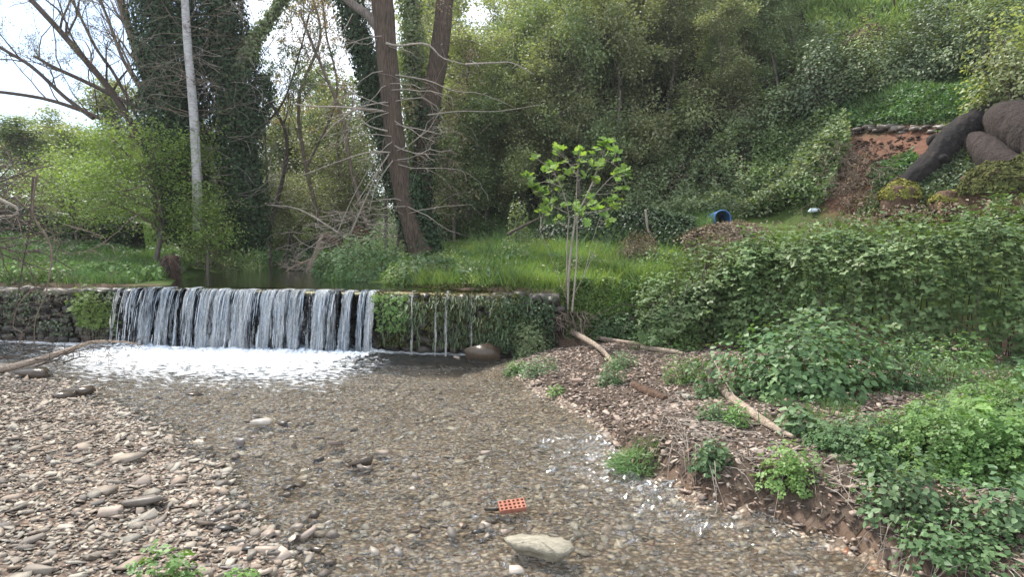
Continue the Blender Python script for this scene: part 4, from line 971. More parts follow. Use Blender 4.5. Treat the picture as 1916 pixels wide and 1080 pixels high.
out = []; tips = []
for k in range(44):
    q = spline(pl([(365,262),(357,150),(350,70),(345,-20)], Yv-1.6), 50)[int(rng.integers(0,50))]; sdn = rng.choice([-1,1]); grow(q, (sdn, -.2, .25), rng.uniform(.7,1.9), .014, 1, out, tips, up=-.03, wig=.24, nb=4)
V, F = tubes(out, minr=.005).data(); part('branches', V, F, M['twig'], t)

# leaning bare trees top left
def bare(label, limbs, Y, base, mat='twig', nsub=10, Ls=(1.2,3.0), leafn=900, sz=.05, up=.10, bud='bud'):
    t = thing('bare_tree', label, 'tree', tuple(base)); out = []; tips = []
    for (P_, r0, r1) in limbs:
        W_ = spline(pl(P_, Y), 30); mb = MB(); tube(mb, W_, np.linspace(r0, r1, 30), 10, rough=.05); V, F = mb.data(); part('limb', V, F, M[mat], t, True)
        for k in range(nsub):
            i = int(rng.integers(6,29)); d = nrm(W_[i]-W_[i-1]); grow(W_[i], d*.8+rdir(1)[0]*.7+np.array([0,0,.25]), rng.uniform(*Ls), max(r1*.5,.012), 2, out, tips, up=up, wig=.16, nb=3, spread=.6)
    V, F = tubes(out, minr=.005).data(); part('twigs', V, F, M[mat], t, kind='stuff')
    if leafn:
        tips = np.array(tips); P = clump_leaves(tips[rng.integers(0,len(tips),leafn)], 4, .08); n = len(P)
        V, T = leaves(P, rdir(n), rdir(n), sz*rng.uniform(.6,1.3,n), L2); part('buds', V, T, M[bud], t, kind='stuff')
    return t
bare('bare leaning tree at the top left with thick dark limbs', [([(300,430),(285,320),(262,262),(215,180),(165,118),(110,55),(50,-10)],.15,.09),([(278,300),(285,222),(235,190),(150,148),(100,125),(64,104)],.11,.05),([(265,235),(215,140),(180,90),(150,30),(120,-30)],.06,.04)], 23.5, gp(280,23.5), 'twig_dark', 9, leafn=1500)
bare('bare tree with pale upright limbs left of the ivy column', [([(290,300),(278,170),(250,80),(225,0),(205,-60)],.16,.12),([(272,180),(230,110),(200,30),(170,-40)],.07,.04)], 22.8, gp(290,22.8), 'twig', 14, leafn=2200)
bare('low bare tree reaching in from the left edge', [([(300,430),(280,300),(240,250),(190,222),(120,195),(60,180),(-30,168)],.10,.05),([(175,222),(120,180),(60,125),(0,88),(-40,60)],.07,.05)], 22.0, gp(230,22.0), 'twig_dark', 7, leafn=700)
bare('bare twiggy tree with a few orange leaves behind the pool', [([(600,420),(570,300),(560,180),(600,60),(560,-60)],.10,.04),([(575,310),(630,180),(610,60),(600,-40)],.06,.03)], 27, gp(600,27), 'twig', 16, leafn=900, sz=.085, bud='orange')
bare('crooked ivy flecked bare tree leaning over the pool', [([(500,440),(530,330),(535,250),(500,180),(470,120)],.09,.04),([(480,250),(530,190),(560,100),(580,20)],.04,.03)], 25, gp(520,25), 'twig_dark', 12, leafn=1500, sz=.09, bud='leaf_dark')
bare('bare twiggy tree behind the tall brown tree with orange leaf clusters', [([(690,430),(660,330),(640,220),(600,120),(560,20)],.09,.04),([(690,200),(670,120),(690,20)],.05,.03)], 24, gp(690,24), 'twig', 14, leafn=900, sz=.08, bud='orange')

# background trees beyond the pool and the left meadow
def leafy(label, px, Y, h, w, n, sz, mt, trunkr=.10, cat='tree', cl=.30, group=None, low=.28, per=22):
    if Y >= 33:
        k = int(rng.integers(0,5)); q = gp(px, Y); H = h*Y/FPX; Wd = w*Y/FPX
        return copy_tree(protos[k], False, tuple(q-np.array([0,0,.1])), rng.uniform(0,6), (Wd/3.6,Wd/3.6,H/8.5), mt, label, 'tree', None)
    b = gp(px, Y); t = thing('leafy_tree', label, cat, tuple(b), group); s = Y/FPX; H = h*s; Wd = w*s/2; out = []; tips = []
    top = b+np.array([rng.normal(0,.1)*Wd, 0, H*.9]); mid = (b+top)/2+np.array([rng.normal(0,.15)*Wd,0,0]); W_ = spline([b-np.array([0,0,.2]), mid, top], 24)
    mb = MB(); tube(mb, W_, np.linspace(trunkr, trunkr*.25, 24), 8, rough=.05); V, F = mb.data(); part('trunk', V, F, M['bark_grey'], t, True)
    for k in range(16):
        i = int(rng.uniform(low,.95)*23); a = rng.uniform(0,6.28); f = math.sin(PI*min(1,max(.15,(i/23-low)/(1-low)*.8+.2)))
        grow(W_[i], (math.cos(a), math.sin(a), .5), Wd*.9*f+.2, trunkr*.4, 1, out, tips, up=.08, nb=4)
    V, F = tubes(out, minr=.006).data(); part('branches', V, F, M['twig'], t, kind='stuff')
    tips = np.array(tips); c = tips[rng.integers(0,len(tips),n//per)]+rng.normal(0,cl*.4,(n//per,3)); P = clump_leaves(c, per, cl, .5)
    e_ = rdir(n//per)*rng.uniform(.45,1.0,(n//per,1)); e_ = b+np.array([0,0,H*.62])+e_*np.array([Wd,Wd*.8,H*.38])*(1+.35*fbm(e_[:,0]*2.5+px,e_[:,1]*2.5,e_[:,2]*2.5,seed=14))[:,None]
    half = len(P)//3; P[:half] = clump_leaves(e_, per, cl, .5)[:half]; P[:,2] = np.maximum(P[:,2], hfun(P[:,0],P[:,1])+.05); m_ = len(P)
    V, T = leaves(P, rdir(m_)*.6+np.array([0,0,.8]), rdir(m_)+np.array([0,0,-.3]), sz*rng.uniform(.6,1.3,m_), L2); part('crown', V, T, M[mt], t, kind='stuff'); return t
for a in [('pale green spreading tree on the left meadow edge, widest there',285,20.5,225,300,19000,.085,'leaf_elm',.10),('bright green young tree left of the widest pale green tree',150,23,165,190,9000,.085,'leaf_elm',.07),
  ('light green bush tree at the foot of the white trunk',385,20,140,110,5500,.085,'leaf_elm',.06),('feathery pale tree beyond the left meadow',120,33,200,160,8000,.12,'leaf_light',.12),('feathery pale tree at the far left beyond the meadow',30,36,170,170,8000,.12,'leaf_mid',.12),('tall pale willow behind the bright green young tree',200,38,260,160,9000,.13,'leaf_light',.12),
  ('dark bushy tree beyond the pool under the ivy columns',400,34,230,150,9000,.13,'leaf_dark',.14),('grey green tree at the end of the pool',500,37,200,140,8000,.12,'leaf_mid',.12),('olive brown tree at the end of the pool',560,33,300,170,11000,.11,'leaf_olive',.14),('brownish olive tree behind the dead branches',640,30,330,150,10000,.10,'leaf_olive',.12),('dark green tree between the dead branches and the tall trunk',700,34,260,140,9000,.12,'leaf_dark',.14),
  ('olive tree close behind the tall brown trunk',760,32,380,130,9000,.11,'leaf_olive',.14),('bright ivy leaved tree right of the rear trunk',880,27,420,130,10000,.11,'leaf_light',.13),('small green tree in the gap right of the ivy columns',505,28,330,70,3500,.11,'leaf_dark',.10),('mid green tree standing far behind the pool',600,45,330,200,9000,.15,'leaf_mid',.16),('high crowned tree far behind the tall trunk',820,40,560,200,12000,.14,'leaf_light',.18),
  ('hazy green tree on the horizon behind the left meadow, leftmost',-10,46,150,230,6000,.20,'leaf_mid',.12),('hazy green tree on the horizon behind the left meadow, second',90,48,130,220,6000,.20,'leaf_light',.12),('hazy green tree on the horizon behind the left meadow, third',200,46,150,230,6000,.20,'leaf_mid',.12),('hazy green tree on the horizon behind the white trunk',330,48,170,240,6000,.20,'leaf_olive',.12),
  ('olive tree far behind the pool, between the ivy columns and the bare trees',470,46,210,220,6500,.20,'leaf_olive',.14),('dull olive tree far behind the dead forked trunk',560,48,260,220,6500,.20,'leaf_olive',.14),('dull green tree far behind the brush pile',660,46,290,220,6500,.20,'leaf_mid',.14),('brown olive thicket tree just behind the brush pile',620,28,190,170,7000,.09,'leaf_olive',.08),('dark low tree just behind the tall brown trunk',740,27,200,140,7000,.10,'leaf_dark',.08),('dark leafy tree filling the gap left of the tall brown trunk',722,26,420,110,8000,.10,'leaf_mid',.08),('green low tree right behind the rear trunk',850,26,230,120,8000,.10,'leaf_mid',.08),('brown olive low tree left of the brush pile',530,30,180,120,6000,.10,'leaf_olive',.08)]:
    leafy(*a)
mpx('elder_bush', 'bluish green elder bush at the left end of the pool', 'bush', 487,475,80,95,3800,.10,L4,'l4',M['mint'],stems=20)
mpx('dark_bush', 'dark bush in the shade behind the left meadow', 'bush', 60,372,170,70,4500,.12,L2,'l2',M['leaf_dark'],stems=20)

# mound of brambles over the left pool shore
mpx('bramble_mound', 'rounded bramble mound hanging over the left shore of the pool', 'bush', 405,500,125,105,9000,.07,L4,'l4',M['bramble'],stems=60,depth=.8,amp=.2)
out=[]; tips=[]
b = gh(405, 505)
for k in range(34): grow(b+np.array([rng.uniform(-.5,.6),-.9,rng.uniform(.1,1.2)]), (rng.uniform(-1.5,.4), -.4, rng.uniform(-.2,.6)), rng.uniform(.6,1.5), .014, 1, out, tips, up=0, wig=.2, nb=3)
V, F = tubes(out, minr=.005).data(); solo('dead_twigs', V, F, M['twig'], 'tangle of dead twigs in front of the bramble mound', 'twigs', kind='stuff')
# stump with roots on the left shore
b = gh(318, 520); t = thing('root_stump', 'short dark stump with hanging roots on the left shore of the pool', 'stump', tuple(b))
mb = MB(); tube(mb, spline([b+np.array([0,0,-.2]), b+np.array([.03,0,.35]), b+np.array([.02,0,.62])], 24), np.linspace(.22,.15,24), 22, ridge=bark_ridge(.25,3,3)); V, F = mb.data(); part('trunk', V, F, M['root'], t, True)
out=[]; tips=[]
for k in range(50): a = rng.uniform(0,6.28); grow(b+np.array([.12*math.cos(a),.12*math.sin(a),rng.uniform(.3,.7)]), (math.cos(a),math.sin(a),-.5), rng.uniform(.3,.7), .018, 1, out, tips, up=-.3, wig=.3, nb=2)
V, F = tubes(out, minr=.004).data(); part('roots', V, F, M['twig_dark'], t, kind='stuff')
# ivy covered dry wall on the left
w0 = np.array([-23.5,24.2]); w1 = np.array([-14.8,24.6]); t = thing('ivy_wall', 'low terrace wall covered with dark ivy below the left meadow', 'wall', (-19,24.3,2.6))
mb = MB(); n = 40
V = []
for s in np.linspace(0,1,n):
    p = w0+(w1-w0)*s; zb = hz(p[0], p[1]-.5)
    for (o, z) in ((.25,-.3),(-.25,-.3),(-.22,1.25),(.22,1.25)): V.append((p[0]+.03*rng.normal(), p[1]+o, zb+z))
i = np.arange(n-1)[:,None]*4; j = np.arange(4)[None,:]; jj = (j+1)%4; mb.add(V, None, np.stack([i+j,i+jj,i+4+jj,i+4+j],-1).reshape(-1,4)); V, F = mb.data(); part('core', V, F, M['stone_dark'], t)
n = 14000; s = rng.random(n); p = w0+(w1-w0)*s[:,None]; zb = hfun(p[:,0], p[:,1]-.5); hgt = rng.uniform(0,1.4,n)*(1+.15*fbm(p[:,0]*1.5,p[:,0]*0,seed=4))
P = np.stack([p[:,0], p[:,1]-.35-.25*rng.random(n)-.2*(1.3-hgt)*rng.random(n), zb+hgt],1); V, T = leaves(P, rdir(n)*.6+np.array([0,-.6,.5]), rdir(n)*.5+np.array([0,0,-.8]), .10*rng.uniform(.6,1.3,n), L2w); part('ivy', V, T, M['ivy'], t, kind='stuff')
grass('left_meadow_grass', 'sunlit grass of the raised meadow at the left', [(-60,350),(300,350),(320,412),(120,395),(-60,375)], 17000, .35, M['grass'], D0=24, D1=60, wid=.07)
grass('left_bank_grass', 'green grass on the left bank behind the weir', [(-60,400),(300,420),(400,470),(330,520),(230,533),(-60,540)], 30000, .30, M['grass_cool'], D0=14.5, D1=27, wid=.028)
cover('left_bank_weeds', 'broad leaved weeds on the left bank along the weir crest', [(-60,470),(200,490),(310,505),(300,535),(-60,545)], 9000, .11, M['parsley'], tpl=L4, D0=14.5, D1=22, h=.30, clump=.55)
cover('left_bank_nettles', 'darker nettles below the ivy wall on the left bank', [(-60,430),(300,440),(330,480),(180,500),(-60,470)], 12000, .10, M['nettle'], tpl=L2, D0=17, D1=26, h=.35, clump=.5)
cover('far_hedge', 'dense far hedge along the horizon behind the left meadow', [(-80,402),(-80,340),(420,340),(420,402)], 11000, .26, M['leaf_mid'], D0=42, D1=75, h=3.2)
cover('pool_end_plants', 'green plants along the far end of the pool', [(430,500),(470,460),(620,455),(640,500)], 9000, .13, M['nettle'], D0=22, D1=44, h=.7)
cover('valley_cover', 'dark undergrowth in the valley behind the pool', [(330,480),(330,400),(800,400),(800,470),(640,470),(560,480)], 16000, .14, M['leaf_dark'], D0=23, D1=60, h=1.2)

# terrace to the right of the pool
grass('terrace_grass', 'long fresh grass on the terrace right of the pool', [(740,538),(780,470),(880,440),(1060,425),(1310,470),(1290,560),(1230,600),(1000,575),(960,545)], 52000, .42, M['grass'], D0=12.8, D1=26, wid=.024, lean=.45, clump=.18)
grass('terrace_tall_grass', 'taller cool green grass tufts dotted over the terrace', [(740,538),(780,470),(880,440),(1060,425),(1310,470),(1290,560),(1230,600),(1000,575),(960,545)], 17000, .80, M['grass_cool'], D0=12.8, D1=26, wid=.026, lean=.4, clump=.75)
cover('terrace_weeds', 'broad leaved weeds among the terrace grass', [(740,538),(780,470),(880,440),(1060,425),(1310,470),(1290,560),(1230,600),(1000,575),(960,545)], 16000, .09, M['nettle'], D0=12.8, D1=26, h=.42, clump=.55)
cover('pale_terrace_weeds', 'pale flowering weeds among the terrace grass', [(760,538),(900,450),(1310,480),(1290,560),(1000,560)], 9000, .07, M['leaf_light'], D0=12.8, D1=24, h=.5, clump=.62)
grass('terrace_edge_grass', 'yellow green grass along the terrace edge behind the fig tree', [(940,548),(1000,470),(1310,470),(1300,560),(1240,610),(1000,590)], 20000, .42, M['grass'], D0=12.8, D1=20, wid=.02, lean=.4, clump=.3)
grass('upper_terrace_grass', 'pale green grass at the back of the terrace', [(860,440),(900,410),(1350,405),(1320,440)], 17000, .5, M['grass_cool'], D0=18, D1=32, wid=.04)
for (px,py,w,h,n,sz,tpl,key,mt,lab) in [(690,520,150,75,5200,.085,PIN,'pin','nettle','nettle patch on the right shore of the pool'),(625,520,80,55,2600,.08,L4,'l4','nettle','drooping green plants at the tip of the right shore of the pool'),(730,470,120,75,5200,.08,L4,'l4','bramble','bramble bush left of the tall brown trunk'),(800,520,130,45,3600,.09,PIN,'pin','mint','ferny weeds in front of the tall brown trunk'),
   (905,455,90,55,3600,.08,L4,'l4','bramble','round bramble bush right of the ivy clad trunk'),(850,465,60,45,1800,.08,L4,'l4','ivy','ivy clump at the foot of the rear trunk'),(970,470,46,90,1200,.08,L4,'l4','leaf_mid','slim sapling between the bramble bush and the fig tree'),(745,533,60,35,1200,.08,LONG,'long','grass','tuft of reedy leaves at the water edge by the small boulder')]:
    mpx('shore_bush', lab, 'plant', px,py,w,h,n,sz,tpl,key,M[mt],stems=25)
for k,(px,py,w,lab) in enumerate([(752,533,26,'small pinkish boulder at the end of the weir crest'),(770,528,20,'dark boulder behind the small pinkish boulder')]):
    p = gh(px,py); V,T = stone_tpl(400+k,20,.7,.8); s = w/FPX*p[1]; solo('boulder', V*s+p+np.array([0,0,.15*s]), T, M['pebble_bank' if k == 0 else 'stone_dark'], lab, 'boulder', True)
# ivy wall on the terrace
def bank_strip(name, label, cat, pxs, ybase, htop, n, sz, tpl, mt, thick=.5):
    b = [gh(px, y) for px, y in zip(pxs, ybase)]; b = spline(b, 60); hs = np.interp(np.linspace(0,1,60), np.linspace(0,1,len(htop)), htop); t = thing(name, label, cat, tuple(b[30]))
    i = rng.integers(0,60,n); a = rng.uniform(-.3,PI*.75,n); hh = hs[i]/FPX*b[i,1]*(1+.25*fbm(b[i,0]*1.6,b[i,1],seed=33)); r = rng.uniform(.8,1.08,n)
    P = b[i]+np.stack([rng.normal(0,.12,n), -thick*np.cos(a)*r, np.maximum(hh*np.sin(np.maximum(a,0))*r, rng.uniform(0,.2,n))],1)
    Nn = np.stack([0*a, -np.cos(a), np.sin(a)+.3],1)+rdir(n)*.6; V, T = leaves(P, Nn, rdir(n)+np.array([0,-.2,-.6]), sz*rng.uniform(.6,1.3,n), tpl); part('foliage', V, T, M[mt], t, kind='stuff')
    mb = MB()
    for k in range(30):
        q = P[int(rng.integers(0,n))]; g = q.copy(); g[2] = hz(q[0],q[1]+.3)-.05; g[1] += .3; tube(mb, spline([g,(g+q)/2+np.array([0,0,.15]),q],6), np.linspace(.012,.005,6), 4, False)
    V, F = mb.data(); part('stems', V, F, M['twig'], t, kind='stuff'); return t
bank_strip('ivy_hedge', 'low dark ivy hedge on the terrace behind the fig tree', 'hedge', [1010,1090,1200,1290], [462,466,470,472], [30,62,75,70], 12000, .10, L4, 'ivy')
bank_strip('withered_hedge', 'withered brown bramble heap at the right end of the ivy hedge', 'hedge', [1285,1330,1380,1410], [478,480,474,460], [40,60,58,35], 7000, .085, L4, 'dead')
mpx('dead_bracken', 'round clump of dead brown bracken in the terrace grass', 'plant', 1194,500,86,58,5200,.05,L4,'l4',M['dead'],stems=60,stemmat='twig')
mpx('dead_bracken', 'brown dead leaf clump low on the slope under the brambles', 'plant', 1250,606,84,36,2600,.06,L4,'l4',M['dead'],stems=40)
mpx('dead_bracken', 'withered tan shoots beside the brambles above the terrace grass', 'plant', 1350,500,90,55,3400,.055,L4,'l4',M['dead'],stems=80)
# blue barrel and sheet
b = gh(1345, 414); Dd = b[1]; t = thing('blue_barrel', 'blue plastic barrel lying in the grass in front of the wooded slope', 'barrel', tuple(b))
mb = MB(); q0 = at(1352,409,Dd-.6); q1 = at(1318,417,Dd+.9); tube(mb, spline([q0, q0*.66+q1*.34, q0*.33+q1*.67, q1], 12), [.26,.27,.25,.27,.25,.27,.25,.27,.25,.26,.24,.2], 24, cap=False); V, F = mb.data(); part('body', V, F, M['blue'], t, True)
mb = MB(); th = np.linspace(0,2*PI,25); ax = nrm(q1-q0); A_ = nrm(np.cross(ax,[0,0,1])); B_ = np.cross(ax, A_); tube(mb, q0[None]+.26*(np.cos(th)[:,None]*A_+np.sin(th)[:,None]*B_), .022, 6, False); V, F = mb.data(); part('rim', V, F, M['blue'], t, True)
b = at(1393,398,Dd+1.0); mb = MB(); V = np.array([(x,y,z) for x in (-.9,.9) for y in (-.03,.03) for z in (-.35,.28)]); V[:,2] += V[:,0]*-.06
Fq = np.array([(0,1,3,2),(4,6,7,5),(0,4,5,1),(2,3,7,6),(0,2,6,4),(1,5,7,3)]); solo('board', V+b, Fq, M['grey'], 'weathered grey board behind the blue barrel', 'board')
b = gh(1525,402)+np.array([0,0,.12]); V,T = stone_tpl(77,12,.3,.5); solo('plastic_scrap', V*.42+b, T, M['white'], 'scrap of pale blue plastic on the slope edge above the brambles', 'litter')
b = gh(1672,22); mb = MB(); tube(mb, [b-np.array([0,0,.2]), b+np.array([.02,0,1.5])], [.05,.045], 8); V,F = mb.data(); solo('fence_post', V, F, M['twig_dark'], 'lone dark post in the steep meadow at the top right', 'post')

# ------------------------------------------------------------------ bramble thicket along the terrace edge
BL = np.array([(2.7,12.75),(3.6,12.6),(4.8,12.3),(6.2,11.3),(8.0,10.35),(10,9.4),(12.5,8.4)])
t = thing('bramble_thicket', 'long dark green bramble thicket spilling over the terrace edge on the right', 'bushes', (6.5,11.3,.7))
L_ = spline(BL, 200); T_ = nrm(np.gradient(L_, axis=0)); Nb = np.stack([T_[:,1], -T_[:,0]],1); Nb *= -np.sign(Nb[:,1:2])
def htop(x): return np.interp(x, [2.4,3.2,4.2,5.5,7,8.5,12], [.15,.65,1.5,2.05,2.0,2.35,2.4])
n = 21000; i = rng.integers(0,200,n); xx = L_[i,0]; g = .65; a = rng.uniform(0,1,n)
H_ = htop(xx)*(1+.28*fbm(xx*1.3, a*2, seed=8))
mode = rng.random(n) < .62
ang = a*PI/2; jit = rng.uniform(-.38,.08,n)**1; bul = 1+.55*fbm(xx*1.5, ang*2.0, seed=19)
outw = np.where(mode, (1.0*np.cos(ang)**.7+.05)*bul+jit*np.cos(ang), -rng.uniform(0,4.6,n))
zz = np.where(mode, .55+H_*np.sin(ang)**.9+jit*np.sin(ang)*.8, 0)
X = L_[i,0]+Nb[i,0]*outw; Y = L_[i,1]+Nb[i,1]*outw
ztop = np.maximum(.55+H_+.05*(-outw)+.6*fbm(X*1.2,Y*1.2,seed=23)+rng.uniform(-.35,.06,n), hfun(X,Y)+.05); Z = np.where(mode, zz, ztop); Z = np.maximum(Z, hfun(X,Y)+.04)
P = np.stack([X,Y,Z],1); Nn = np.where(mode[:,None], np.stack([Nb[i,0]*np.cos(ang),Nb[i,1]*np.cos(ang),np.sin(ang)],1), np.array([[0,0,1.]]))*.6+rdir(n)*.45+np.array([0,0,.45])
foliage(t, P, Nn, np.stack([Nb[i,0],Nb[i,1],-.3+0*X],1)+rdir(n)*.8, .135*rng.uniform(.55,1.25,n), TRIw, 'triw', M['bramble'], 300)
n_ = 60; xs_ = rng.integers(20,200,n_); PP = []; mb = MB()
for i0 in xs_:
    o_ = -rng.uniform(-.5,3.5); b0 = np.array([L_[i0,0]+Nb[i0,0]*o_, L_[i0,1]+Nb[i0,1]*o_, .5+float(htop(L_[i0,0]))*.9]); tp = b0+np.array([rng.normal(0,.25), -rng.uniform(0,.3), rng.uniform(.35,.75)])
    W_ = spline([b0, (b0+tp)/2+rng.normal(0,.05,3), tp], 8); tube(mb, W_, np.linspace(.007,.003,8), 4, False); PP.append(np.repeat(W_[2:], 3, 0)+rng.normal(0,.05,(18,3)))
V, F = mb.data(); part('shoots', V, F, M['twig'], t, kind='stuff'); PP = np.vstack(PP); V, T = leaves(PP, rdir(len(PP))*.6+np.array([0,0,.7]), rdir(len(PP)), .11*rng.uniform(.6,1.2,len(PP)), LOWTPL['triw']); part('shoot_leaves', V, T, M['bramble'], t, kind='stuff')
mb = MB()
for k in range(170):
    i0 = int(rng.integers(0,200)); p = L_[i0]; s = p+Nb[i0]*rng.uniform(-.8,.2); e = p+Nb[i0]*rng.uniform(.7,1.25)+T_[i0]*rng.normal(0,.6); h0 = float(htop(p[0]))
    P3 = [(s[0],s[1],hz(s[0],s[1])), ((s[0]*.6+e[0]*.4),(s[1]*.6+e[1]*.4),.6+h0*rng.uniform(.6,1.05)), (e[0],e[1],.45+h0*rng.uniform(.1,.7))]
    tube(mb, spline(P3, 10), np.linspace(.010,.004,10), 4, False)
V, F = mb.data(); part('canes', V, F, M['twig_dark'], t, kind='stuff')
n = 2200; X = rng.uniform(4.5,12,n); Y = np.interp(X, BL[:,0], BL[:,1])+rng.uniform(.8,4.5,n); ok = fbm(X*.9,Y*.9,seed=55) > -.05; X, Y = X[ok], Y[ok]; n = len(X)
P = np.stack([X,Y,np.maximum(.6+htop(X)+.05, hfun(X,Y)+.1)+rng.uniform(-.05,.25,n)],1); V, T = leaves(P, rdir(n)+np.array([0,0,.5]), rdir(n), .06*rng.uniform(.6,1.4,n), L2); part('withered_leaves', V, T, M['dead'], t, kind='stuff')
for px, py in ((1235,560),(1255,585)): pass
mpx('bramble_bush', 'pale tipped bramble shoots at the left end of the thicket', 'bush', 1250,598,140,70,3600,.075,L4,'l4',M['bramble'],stems=30,amp=.4)

# ------------------------------------------------------------------ red earth, logs, mossy stumps
cover('log_side_plants', 'green leaves and brown litter around the felled logs', [(1640,350),(1760,300),(1960,290),(1960,420),(1600,410)], 9000, .09, M['leaf_dark'], tpl=L2, D0=11, D1=20, h=.22)
cover('upper_log_plants', 'short green plants growing above the felled logs', [(1740,240),(1860,190),(1960,170),(1960,320),(1800,330)], 6000, .09, M['leaf_mid'], tpl=L2, D0=12, D1=22, h=.15)
cover('log_litter', 'brown dead leaves lying around the felled logs', [(1560,330),(1760,290),(1960,290),(1960,420),(1560,410)], 2600, .08, M['dead'], tpl=L2, D0=11, D1=20, h=.12)
cover('red_earth_weeds', 'bright weeds sprouting on the red earth scar', [(1620,330),(1700,290),(1740,310),(1700,350),(1640,355)], 1500, .12, M['nettle'], D0=12, D1=20, h=.25)
out=[]; tips=[]
for k in range(85):
    q = gh(rng.uniform(1545,1640), rng.uniform(290,395)); grow(q+np.array([0,0,.02]), (rng.normal(), rng.normal()*.4-.4, rng.uniform(0,.8)), rng.uniform(.5,1.5), .012, 1, out, tips, up=-.14, wig=.25, nb=3)
V, F = tubes(out, minr=.005).data(); solo('dead_stems', V, F, M['twig'], 'tangle of dead grey brown stems hanging over the red earth scar', 'twigs', kind='stuff')
Pc = samp([(1590,262),(1720,255),(1700,320),(1620,350)], 260, 11, 22); V_, F_ = stones_join(Pc+np.array([0,0,.02]), logn(len(Pc), .10, .5, .04, .3), LOW, .4); solo('clods', V_, F_, M['root'], 'crumbled clods and small stones on the red earth scar', 'soil', kind='stuff')
cover('scar_fringe', 'dull leaves hanging around the dead stems on the slope', [(1500,300),(1600,270),(1640,330),(1700,350),(1680,400),(1520,400)], 5000, .08, M['dead'], D0=12, D1=22, h=.3, clump=.5)
q = [gh(px, y) for px, y in ((1572,246),(1640,246),(1700,244),(1770,240))]; t = thing('stone_ledge', 'thin broken stone ledge above the red earth scar', 'ledge', tuple(q[1]))
for k in range(26):
    p = spline(q, 26)[k]; V,T = stone_tpl(500+k,14,.35,.45); s = rng.uniform(.18,.55); part('stone', V*s+p+np.array([0,rng.uniform(-.2,-.05),rng.uniform(-.10,.12)]), T, M['stone_cap'], t)
def log_ridge(amp, seed):
    def f(i, th, P):
        tt = th+0*i; x = P[:,0][:,None]+.5*np.cos(tt); y = P[:,1][:,None]+.5*np.sin(tt); z = P[:,2][:,None]+0*tt
        a = fbm(x*3.2+seed, y*3.2, z*3.2, seed=120+seed, o=5); b = vn(x*1.1+seed, y*1.1, z*1.1, seed=seed)
        return amp*(.6-2.2*np.abs(a))+amp*.9*b
    return f
def log(label, P, R, mat, n=90, sides=60, amp=.10, k=5, seed=0, ends=False):
    b = P[0]; t = thing('felled_log', label, 'log', tuple(P[len(P)//2])); mb = MB(); Ps = spline(P, n); Rs = np.interp(np.linspace(0,1,n), np.linspace(0,1,len(R)), R); tube(mb, Ps, Rs, sides, True, ridge=log_ridge(amp, seed)); V, F = mb.data(); part('trunk', V, F, M[mat], t)
    return t
def surf(pts, R_): return np.array([gh(a,b_)-nrm(ray(a,b_))*r_*.75 for (a,b_),r_ in zip(pts,R_)])
g1 = gh(1700,360)[1]; g2 = gh(1850,235)[1]
l = log('long black charred looking log sloping down to the left on the red bank', surf([(1690,350),(1735,312),(1778,268),(1815,236),(1856,212)],[.25,.31,.36,.34,.30]), [.25,.31,.36,.34,.30], 'log_dark', seed=11, amp=.13)
for (a,b_) in ((1748,262),(1765,300),(1790,240)):
    p = surf([(a,b_)],[.6])[0]; mb = MB(); tube(mb, [p+np.array([.15,.3,0]), p, p+np.array([-.1,-.12,.02])], [.16,.13,.06], 10, rough=.15); V,F = mb.data(); part('knot', V, F, M['log_dark'], l, True)
log('thick brown log lying right of the black log, cut short', surf([(1822,262),(1838,275),(1862,300),(1892,326)],[.24,.33,.37,.38]), [.24,.33,.37,.38], 'log_brown', seed=12)
log('massive brown log at the right edge above the short log', surf([(1866,222),(1890,232),(1930,258),(1990,300)],[.32,.52,.60,.62]), [.32,.52,.60,.62], 'log_brown', seed=13)
def stump(label, px, py, w, h, top='moss_yellow', seed=0, n=2600):
    b = gh(px, py); s = b[1]/FPX; t = thing('mossy_stump', label, 'stump', tuple(b)); r = w*s/2; H = h*s
    mb = MB(); tube(mb, spline([b-np.array([0,0,.15]), b+np.array([0,0,H*.5]), b+np.array([.05,0,H])], 20), np.r_[np.linspace(r,r*.85,15),r*.78,r*.66,r*.5,r*.34,r*.15], 28, ridge=bark_ridge(.24,4,seed)); V, F = mb.data(); part('trunk', V, F, M['root'], t, True)
    d = rdir(n); d[:,2] = np.abs(d[:,2]); P = b+np.array([.03,0,H*.42])+d*np.array([r*1.22,r*1.22,H*.72])*(1+.2*fbm(d[:,0]*3,d[:,1]*3,d[:,2]*3,seed=seed))[:,None]
    V, T = leaves(P, d+rdir(n)*.5, rdir(n), .075*rng.uniform(.6,1.4,n), L4); part('moss', V, T, M[top], t, kind='stuff'); return t
stump('yellow moss covered stump at the foot of the black log', 1682,396,56,48,seed=1)
stump('low stump with olive moss between the logs and the cut log end', 1778,392,60,28,seed=2)
stump('large gnarled mossy stump at the right edge below the logs', 1860,400,95,80,'moss',seed=3, n=3800)
stump('gnarled root stump in the right corner beside the large mossy stump', 1915,395,60,90,'moss',seed=4)
b = gh(1750,405); mb = MB(); q0 = b+np.array([0,-.35,.18]); q1 = b+np.array([.25,1.0,.28]); t = thing('cut_log', 'orange brown sawn log end facing the camera below the logs', 'log', tuple(b))
tube(mb, spline([q0,q1],10), .20, 20, False, rough=.04); V,F = mb.data(); part('bark', V, F, M['root'], t, True)
mb = MB(); tube(mb, [q0+np.array([0,-.01,0]), q0+np.array([0,.02,0])], [.185,.185], 20, True); V,F = mb.data(); part('sawn_face', V, F, M['sawn'], t)
cover('wood_chips', 'orange wood chips and litter around the cut log', [(1600,410),(1640,385),(1840,385),(1860,410),(1700,430)], 1200, .07, M['orange'], D0=12, D1=18, h=.10, up=.4)
b = gh(1625,98); b = b-nrm(ray(1625,98))*1.6; t = thing('root_plate', 'torn up reddish root plate standing at the edge of the steep meadow', 'stump', tuple(b)); s = b[1]/FPX
